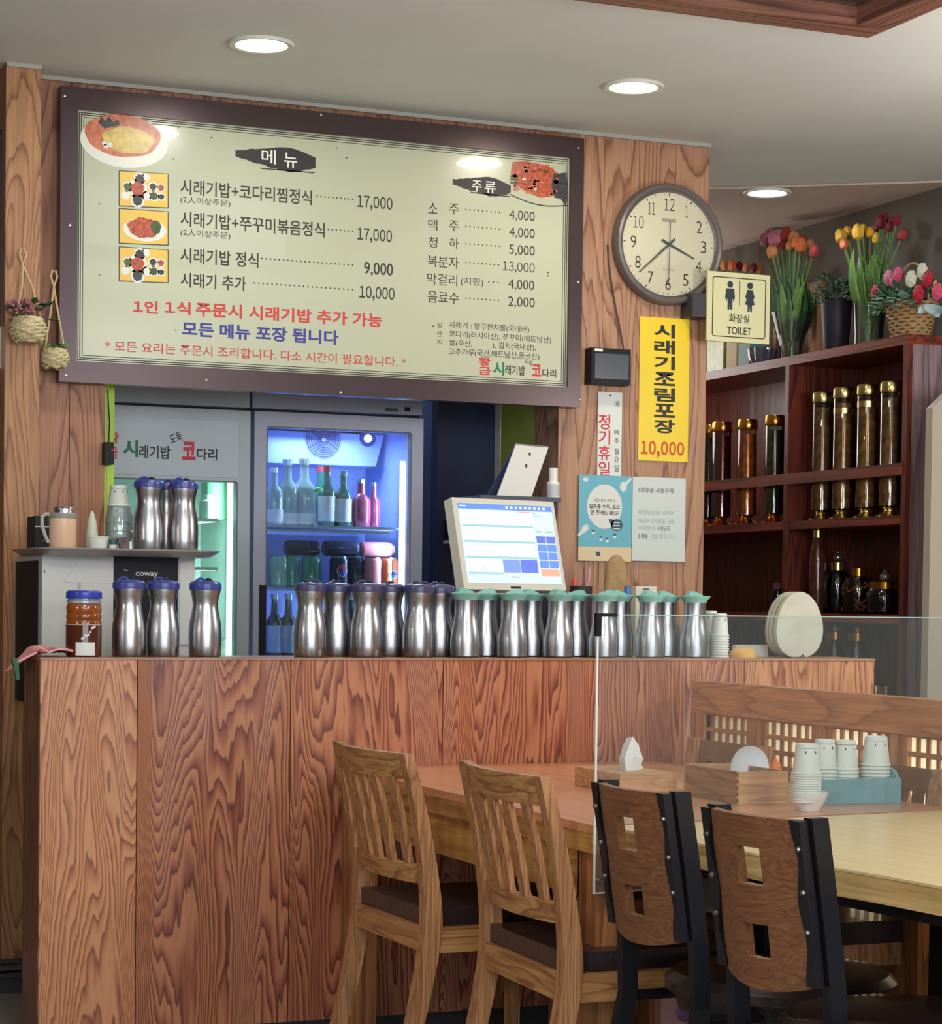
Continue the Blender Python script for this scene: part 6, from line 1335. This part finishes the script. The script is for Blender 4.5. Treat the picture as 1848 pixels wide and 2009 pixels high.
def black_chair(lab, c, rz, w, group, metal=BLKM, pan=W_PLY, top=.85, seat_r=.215, seat=True, back_x=-.24, group2=None, sx=.05):
    ca, sa = math.cos(rz), math.sin(rz)
    t = thing('dining_chair', lab, 'chair', (c.x - ca * back_x, c.y - sa * back_x, 0), rz, group)
    prof = [(-.30, 0), (-.24, .22), (-.19, .44), (-.195, .56), (-.215, .70), (back_x, top)]
    def cx(z):
        for (xa, za), (xb, zb) in zip(prof, prof[1:]):
            if za <= z <= zb: return xa + (xb - xa) * (z - za) / (zb - za)
        return prof[-1][0]
    for s_ in (-1, 1):
        yy = s_ * (w / 2 - .011)
        m = MB(); m.sweep(prof, lambda i: [Vector((prof[i][0] - .036, yy - .011, prof[i][1])), Vector((prof[i][0] - .003, yy - .011, prof[i][1])), Vector((prof[i][0] - .003, yy + .011, prof[i][1])), Vector((prof[i][0] - .036, yy + .011, prof[i][1]))])
        m.build('leg', metal, t, .004)
        for z in (.80, .73, .665): 
            MB().lathe([(.001, -.006), (.004, -.006), (.0055, -.001), (.0055, .002), (.001, .002)], (cx(z) - .056, s_ * (w / 2 - .017), z), 12, 'X').build('rivet', SCREWM, t)
    # curved plywood panel with two openings and wavy sides
    m = MB(); nz_, ny_ = 22, 20; z0, z1 = top - .275, top - .004; iw = w - .030
    def P(u, v, k):
        y = (u - .5) * iw * 1.0; zz = z0 + (z1 - z0) * v - .020 * (1 - (2 * u - 1) ** 2) * (1 - v) * 1.0
        return Vector((cx(max(0, min(top, zz))) - .028 + curvex(y, iw, .030) - (.0 if k else .018), y, zz))
    us = [0, .08, .17, .26, .325, .340, .39, .46, .53, .588, .602, .67, .75, .84, .92, 1]; vs = [0, .06, .12, .17, .182, .23, .29, .34, .378, .39, .46, .53, .592, .604, .66, .72, .78, .82, .832, .88, .94, 1]
    def hole(uc, vc): return (.340 < uc < .588) and ((.182 < vc < .378) or (.604 < vc < .820))
    V = {}
    def vert(i, j, k):
        if (i, j, k) not in V: V[(i, j, k)] = m._v(P(us[i], vs[j], k))
        return V[(i, j, k)]
    solid = lambda i, j: 0 <= i < len(us) - 1 and 0 <= j < len(vs) - 1 and not hole((us[i] + us[i + 1]) / 2, (vs[j] + vs[j + 1]) / 2)
    for i in range(len(us) - 1):
        for j in range(len(vs) - 1):
            if not solid(i, j): continue
            m.bm.faces.new([vert(i, j, 0), vert(i + 1, j, 0), vert(i + 1, j + 1, 0), vert(i, j + 1, 0)]); m.bm.faces.new([vert(i, j, 1), vert(i, j + 1, 1), vert(i + 1, j + 1, 1), vert(i + 1, j, 1)])
            for di, dj, a, b_ in ((-1, 0, (i, j), (i, j + 1)), (1, 0, (i + 1, j), (i + 1, j + 1)), (0, -1, (i, j), (i + 1, j)), (0, 1, (i, j + 1), (i + 1, j + 1))):
                if not solid(i + di, j + dj): m.bm.faces.new([vert(*a, 0), vert(*b_, 0), vert(*b_, 1), vert(*a, 1)])
    m.build('back_panel', pan, t, .0015, ang=50)
    for s_ in (-1, 1):   # wavy metal flanges that hold the panel
        fl_ = []; n = 24
        for k in range(n + 1):
            v = k / n; z = z0 + (z1 - z0) * v; wv = .010 + .006 * math.cos(v * 4 * PI)
            fl_.append((wv, z))
        m = MB(); m.sweep(fl_, lambda i: [Vector((cx(fl_[i][1]) - .057, s_ * (w / 2 - .008), fl_[i][1])), Vector((cx(fl_[i][1]) - .057, s_ * (w / 2 - .018 - fl_[i][0]), fl_[i][1])), Vector((cx(fl_[i][1]) - .040, s_ * (w / 2 - .018 - fl_[i][0]), fl_[i][1])), Vector((cx(fl_[i][1]) - .040, s_ * (w / 2 - .008), fl_[i][1]))])
        m.build('panel_flange', metal, t)
    MB().lathe([(.001, .440), (seat_r * .93, .440), (seat_r, .452), (seat_r, .470), (seat_r * .93, .486), (seat_r * .6, .492), (.001, .493)], (sx, 0, 0), 44, sx=1.05).build('cushion', SEATM, t)
    MB().lathe([(.001, .415), (seat_r * .9, .415), (seat_r * .92, .440), (.001, .440)], (sx, 0, 0), 40, sx=1.03).build('seat_frame', metal, t)
    for s_ in (-1, 1):
        MB().tube([(-.19, s_ * (w / 2 - .011), .43), (-.05, s_ * .14, .428)], .011, 6).build('stay', metal, t)
        MB().tube([(.15, s_ * .13, .42), (.20, s_ * .16, .0)], .012, 8).build('leg', metal, t)
    MB().tube([(-.265, -(w / 2 - .02), .16), (-.265, w / 2 - .02, .16)], .008, 8).build('stretcher', metal, t)
    return t
def bpose(pl, pr, z):
    return back_pose(pl, pr, z, .038)
c, rz, w_ = bpose((1174, 1529), (1358, 1553), .85); black_chair('black metal chair with walnut back panel beside the clear partition', c, rz, w_, 'black metal chairs with walnut backs', back_x=-.24)
c, rz, w_ = bpose((1390, 1577), (1628, 1605), .85); black_chair('black metal chair with walnut back panel, nearest on the left of the yellow table', c, rz, w_, 'black metal chairs with walnut backs', back_x=-.24)
# round seat of the chair in the very foreground, its back outside the frame
def lowchair(lab, cx, cy, rz, w=.40, r=.20, mats=None, group=None):
    t = thing('stool', lab, 'stool', (cx, cy, 0), rz, group)
    MB().lathe([(.001, .440), (r * .93, .440), (r, .452), (r, .470), (r * .93, .486), (r * .6, .492), (.001, .493)], (0, 0, 0), 44, sx=1.05).build('cushion', SEATM, t)
    MB().lathe([(.001, .415), (r * .9, .415), (r * .92, .440), (.001, .440)], (0, 0, 0), 40).build('seat_frame', BLKM, t)
    for s_ in (-1, 1):
        for fx in (-1, 1): MB().tube([(.12 * fx, s_ * .12, .42), (.17 * fx, s_ * .16, 0)], .012, 8).build('leg', BLKM, t)
    return t
p = onZ(1700, 2045, .48); 
lowchair('round black stool in the very foreground at the bottom edge', p.x, p.y, 0)
# chairs on the far side, backs against the lattice
def panel_chair(lab, y, group, x=2.885, rz=PI):
    """pine-framed chair with a brown panel back and leather seat, facing the tables"""
    t = thing('dining_chair', lab, 'chair', (x - .24, y, 0), rz, group)
    w = .40
    prof = [(-.27, 0), (-.22, .22), (-.19, .44), (-.20, .60), (-.235, .82)]
    for s_ in (-1, 1):
        yy = s_ * (w / 2 - .018)
        m = MB(); m.sweep(prof, lambda i: [Vector((prof[i][0] - .026, yy - .018, prof[i][1])), Vector((prof[i][0] + .014, yy - .018, prof[i][1])), Vector((prof[i][0] + .014, yy + .018, prof[i][1])), Vector((prof[i][0] - .026, yy + .018, prof[i][1]))]); m.build('leg', W_CHAIR, t, .003)
        MB().box(.15, .19, yy - .018, yy + .018, 0, .43).build('leg', W_CHAIR, t, .003)
        MB().box(-.19, .16, yy - .010, yy + .010, .385, .435).build('seat_rail', W_CHAIR, t, .002)
    MB().box(.165, .185, -w / 2 + .03, w / 2 - .03, .385, .435).build('seat_rail', W_CHAIR_Y, t, .002)
    MB().box(-.19, .20, -w / 2 + .005, w / 2 - .005, .436, .486).build('cushion', SEATM, t, .018, bseg=4)
    m = MB(); iw = w - .07
    us = [0, .10, .22, .34, .44, .56, .66, .78, .90, 1]; vs = [0, .12, .3, .5, .7, .8, 1]
    z0, z1 = .56, .815
    hole = lambda u, v: .12 < v < .8 and (.10 < u < .22 or .34 < u < .44 or .56 < u < .66 or .78 < u < .90)
    V = {}
    def vert(i, j, k):
        if (i, j, k) not in V:
            y_ = (us[i] - .5) * iw * (1 + .0 * vs[j]); V[(i, j, k)] = m._v((-.205 - .035 * vs[j] - .012 * k - .015 * (1 - (2 * us[i] - 1) ** 2), y_, z0 + (z1 - z0) * vs[j]))
        return V[(i, j, k)]
    solid = lambda i, j: 0 <= i < len(us) - 1 and 0 <= j < len(vs) - 1 and not hole((us[i] + us[i + 1]) / 2, (vs[j] + vs[j + 1]) / 2)
    for i in range(len(us) - 1):
        for j in range(len(vs) - 1):
            if not solid(i, j): continue
            m.bm.faces.new([vert(i, j, 0), vert(i + 1, j, 0), vert(i + 1, j + 1, 0), vert(i, j + 1, 0)]); m.bm.faces.new([vert(i, j, 1), vert(i, j + 1, 1), vert(i + 1, j + 1, 1), vert(i + 1, j, 1)])
            for di, dj, a, b_ in ((-1, 0, (i, j), (i, j + 1)), (1, 0, (i + 1, j), (i + 1, j + 1)), (0, -1, (i, j), (i + 1, j)), (0, 1, (i, j + 1), (i + 1, j + 1))):
                if not solid(i + di, j + dj): m.bm.faces.new([vert(*a, 0), vert(*b_, 0), vert(*b_, 1), vert(*a, 1)])
    m.build('back_panel', mat('panel_brown', (132, 92, 62), .5, noise=.12, nscale=20), t, .001)
    return t
panel_chair('pine chair with slotted brown back behind the white plate, against the lattice', onX(1440, 1470, 2.90).y, 'pine chairs along the lattice bench back')
panel_chair('pine chair with slotted brown back right of the teal cup box, against the lattice', onX(1800, 1520, 2.90).y + .06, 'pine chairs along the lattice bench back')
# ================================================================ things on the tables
ZT1 = .7405
# acrylic-side tissue box
def px_box(px0, px1, py, Y): a, b_ = onY(px0, py, Y), onY(px1, py, Y); return a.x, b_.x
def on_table(px, py, z=ZT1): return onZ(px, py, z)
# wooden tissue box with tissue
cb = onZ(1222, 1600, ZT1)
yb_ = 4.62
fx0, fx1 = onY(1216, 1560, yb_).x, onY(1327, 1560, yb_).x; zt_ = onY(1222, 1519, yb_).z
t = thing('tissue_box', 'pale cedar tissue box with a white tissue sticking up', 'tissue box', (fx0, yb_, ZT1), math.radians(0)); L = t.location
MB(L).box(fx0, fx1, yb_, yb_ + .25, ZT1, zt_).build('box', W_BOX, t, .002)
m = MB(L); cx_, cy_ = onY(1243, 1500, yb_ + .10).x, yb_ + .10
zt2 = onY(1240, 1445, cy_).z; s_ = .9
outline = [(-.026, 0), (-.031, .030), (-.018, .068 * s_), (-.004, zt2 - zt_), (.018, .060), (.027, .034), (.034, .028), (.022, .010), (.034, .004), (.012, -.002)]
A = [m._v((cx_ + a, cy_ + .014 * math.sin(40 * a), zt_ + b)) for a, b in outline]; B = [m._v((cx_ + a * .9, cy_ + .022 + .010 * math.cos(50 * a), zt_ + b * .93)) for a, b in outline]
ca_ = m._v((cx_ - .002, cy_ - .006, zt_ + .035)); cb_ = m._v((cx_, cy_ + .034, zt_ + .032)); n = len(outline)
for i in range(n):
    m.bm.faces.new([ca_, A[i], A[(i + 1) % n]]); m.bm.faces.new([cb_, B[(i + 1) % n], B[i]]); m.bm.faces.new([A[i], B[i], B[(i + 1) % n], A[(i + 1) % n]])
m.build('tissue', mat('tissue_white', (232, 236, 236), .8), t, smooth=False)
# low wooden cutlery box between the two taller ones
yb2 = 4.70
fx0, fx1 = onY(1327, 1560, yb2).x + .003, onY(1386, 1560, yb2).x
t = thing('cutlery_box', 'low cedar cutlery box between tissue box and napkin box', 'box', (fx0, yb2, ZT1))
zc_ = onY(1340, 1548, yb2).z
MB(t.location).box(fx0, fx1, yb2, yb2 + .22, ZT1, zc_ - .006).build('body', W_BOX, t, .002); MB(t.location).box(fx0 - .001, fx1 + .001, yb2 - .003, yb2 + .223, zc_ - .005, zc_).build('lid', W_BOX, t, .0015)
# open cedar box with plate and orange thing
yb3 = 4.30
fx0, fx1 = onY(1448, 1560, yb3).x, onY(1546, 1560, yb3).x; xl = onY(1387, 1512, yb3 + .12).x; zt_ = onY(1450, 1515, yb3).z
t = thing('cedar_box', 'open finger-jointed cedar box holding a white plate, left of the white cup stack', 'box', (fx0, yb3, ZT1), 0); L = t.location
bl_, br_ = fx0, fx1; dpt = .26; wl = .009
W_BOXY = wood('cedar_box_side', (174, 124, 78), (136, 88, 50), 'Y', 20, 2.0, 7, .3, rough=.5, streak=.25)
MB(L).box(fx0, fx1, yb3, yb3 + wl, ZT1, zt_).build('front_board', W_BOX, t, .001); MB(L).box(fx0, fx1, yb3 + dpt - wl, yb3 + dpt, ZT1, zt_).build('back_board', W_BOX, t, .001)
MB(L).box(fx0, fx0 + wl, yb3 + wl, yb3 + dpt - wl, ZT1, zt_).build('side_board', W_BOXY, t, .001); MB(L).box(fx1 - wl, fx1, yb3 + wl, yb3 + dpt - wl, ZT1, zt_).build('side_board', W_BOXY, t, .001)
MB(L).box(fx0 + wl, fx1 - wl, yb3 + wl, yb3 + dpt - wl, ZT1, ZT1 + .006).build('bottom', W_BOX, t)
for k in range(5): z = ZT1 + .004 + (zt_ - ZT1) * k / 5; MB(L).box(fx0 - .0006, fx0 + .002, yb3 - .0006, yb3 + wl, z, z + (zt_ - ZT1) / 10).build('finger_joint', mat('joint_dark', (140, 92, 52), .6), t, smooth=False)
pc_ = onY(1469, 1515, yb3 + .16)
zp = onY(1469, 1465, yb3 + .16).z; rp = (onY(1507, 1480, yb3 + .16).x - onY(1433, 1480, yb3 + .16).x) / 2
m = MB((pc_.x, yb3 + .16, ZT1 + .01)); zc = ZT1 + .012 + rp * 1.35
m.lathe([(.001, .006), (rp * .6, .006), (rp * .95, -.004), (rp, -.006), (rp, -.002), (rp * .6, .010), (.001, .010)], (pc_.x, yb3 + .16, zp - rp), 40, 'Y', sy=1.05)
tag(m.build('plate', mat('plate_white', (232, 236, 240), .3, coat=.4)), 'round white plate standing upright in the cedar box', 'plate')
po = onY(1522, 1512, yb3 + .19)
m = MB((po.x, yb3 + .19, ZT1 + .007)); m.lathe([(.001, ZT1 + .007), (.014, ZT1 + .007), (.017, po.z - .01), (.014, po.z + .010), (.006, po.z + .026), (.001, po.z + .030)], (po.x, yb3 + .19, 0), 16, sx=.9)
tag(m.build('squeeze_bottle', mat('bottle_orange', (236, 130, 40), .4)), 'orange squeeze bottle tip in the cedar box right of the plate', 'bottle')
# white bowl with cup stack
ybw = 4.13; q = onY(1586, 1596, ybw)
t = thing('white_bowl', 'white bowl under the tall paper cup stack on the table', 'bowl', (q.x, ybw, ZT1)); MB().lathe([(.001, 0), (.024, 0), (.026, .006), (.036, .022), (.0405, .034), (.0415, .042), (.039, .042), (.034, .028), (.02, .010), (.001, .010)], seg=34).build('bowl', mat('bowl_white', (232, 234, 232), .3, coat=.4), t)
zb_ = ZT1 + .018
cup_stack('paper_cup_stack', 'tall stack of white paper cups standing in the white bowl', 13, (q.x - .007, ybw, zb_), r=.0315, h=.066, step=.0052)
# teal box with three cup stacks
ybt = 4.24
fx0, fx1 = onY(1612, 1570, ybt).x, onY(1768, 1570, ybt).x; ztf = onY(1615, 1530, ybt).z - .0
t = thing('teal_box', 'open teal wooden box holding three stacks of paper cups', 'box', (fx0, ybt, ZT1)); L = t.location; TL = mat('teal_paint', (108, 158, 166), .5, noise=.08, nscale=14)
dpt = .10
MB(L).box(fx0, fx1, ybt, ybt + .008, ZT1, ztf).build('front_board', TL, t, .001); MB(L).box(fx0, fx1, ybt + dpt, ybt + dpt + .008, ZT1, ztf).build('back_board', TL, t, .001)
for x in (fx0, fx1 - .008):
    m = MB(L); pr_ = [(ybt + .008, ZT1), (ybt + dpt, ZT1), (ybt + dpt, ztf + .008)] + [(ybt + dpt - (dpt - .008) * k / 8, ztf + .008 + .014 * math.sin(PI * k / 8)) for k in range(1, 8)] + [(ybt + .008, ztf)]
    m.prism(pr_, lambda a, b, q_: (q_, a, b), x, x + .008); m.build('end_board', TL, t, .001)
MB(L).box(fx0 + .008, fx1 - .008, ybt + .008, ybt + dpt, ZT1, ZT1 + .006).build('bottom', TL, t)
for px, pyt, lab in ((1617, 1451, 'stack of paper cups at the left end of the teal box'), (1659, 1453, 'stack of paper cups in the middle of the teal box'), (1717, 1445, 'stack of paper cups with grey stains at the right end of the teal box')):
    yy = ybt + .056; q = onY(px, 1540, yy); zt_ = onY(px, pyt, yy).z; zb_ = ZT1 + .0065; r_ = .0285 if px < 1700 else .033; n = max(2, int(round((zt_ - zb_ - .067) / .0085)) + 1)
    cup_stack('paper_cup_stack', lab, n, (q.x, yy, zb_), r=r_, h=.067, step=(zt_ - zb_ - .067) / max(1, n - 1), group='cup stacks in the teal box')
# printed box on the floor below the black chairs
p = onZ(1335, 1975, .30)
t = thing('shoe_box', 'pink and purple printed box under the black chairs at the bottom edge', 'box', (p.x, p.y, 0), math.radians(-18))
MB().box(-.05, .05, -.04, .04, 0, .34).build('carton', mat('carton_pink', (222, 168, 166), .5, noise=.05), t, .003)
MB().ball((.004, -.041, .295), .022, sy=.05, sub=2).build('print', mat('print_violet', (150, 96, 160), .5, noise=.5, nscale=60), t); MB().box(-.05, .05, -.0415, -.04, .22, .262).build('print_band', PAPER, t, smooth=False); MB().box(-.05, .05, -.0418, -.0413, .258, .264).build('print_band', INK, t, smooth=False)
# hide the lettering template
bpy.data.objects.remove(_to)
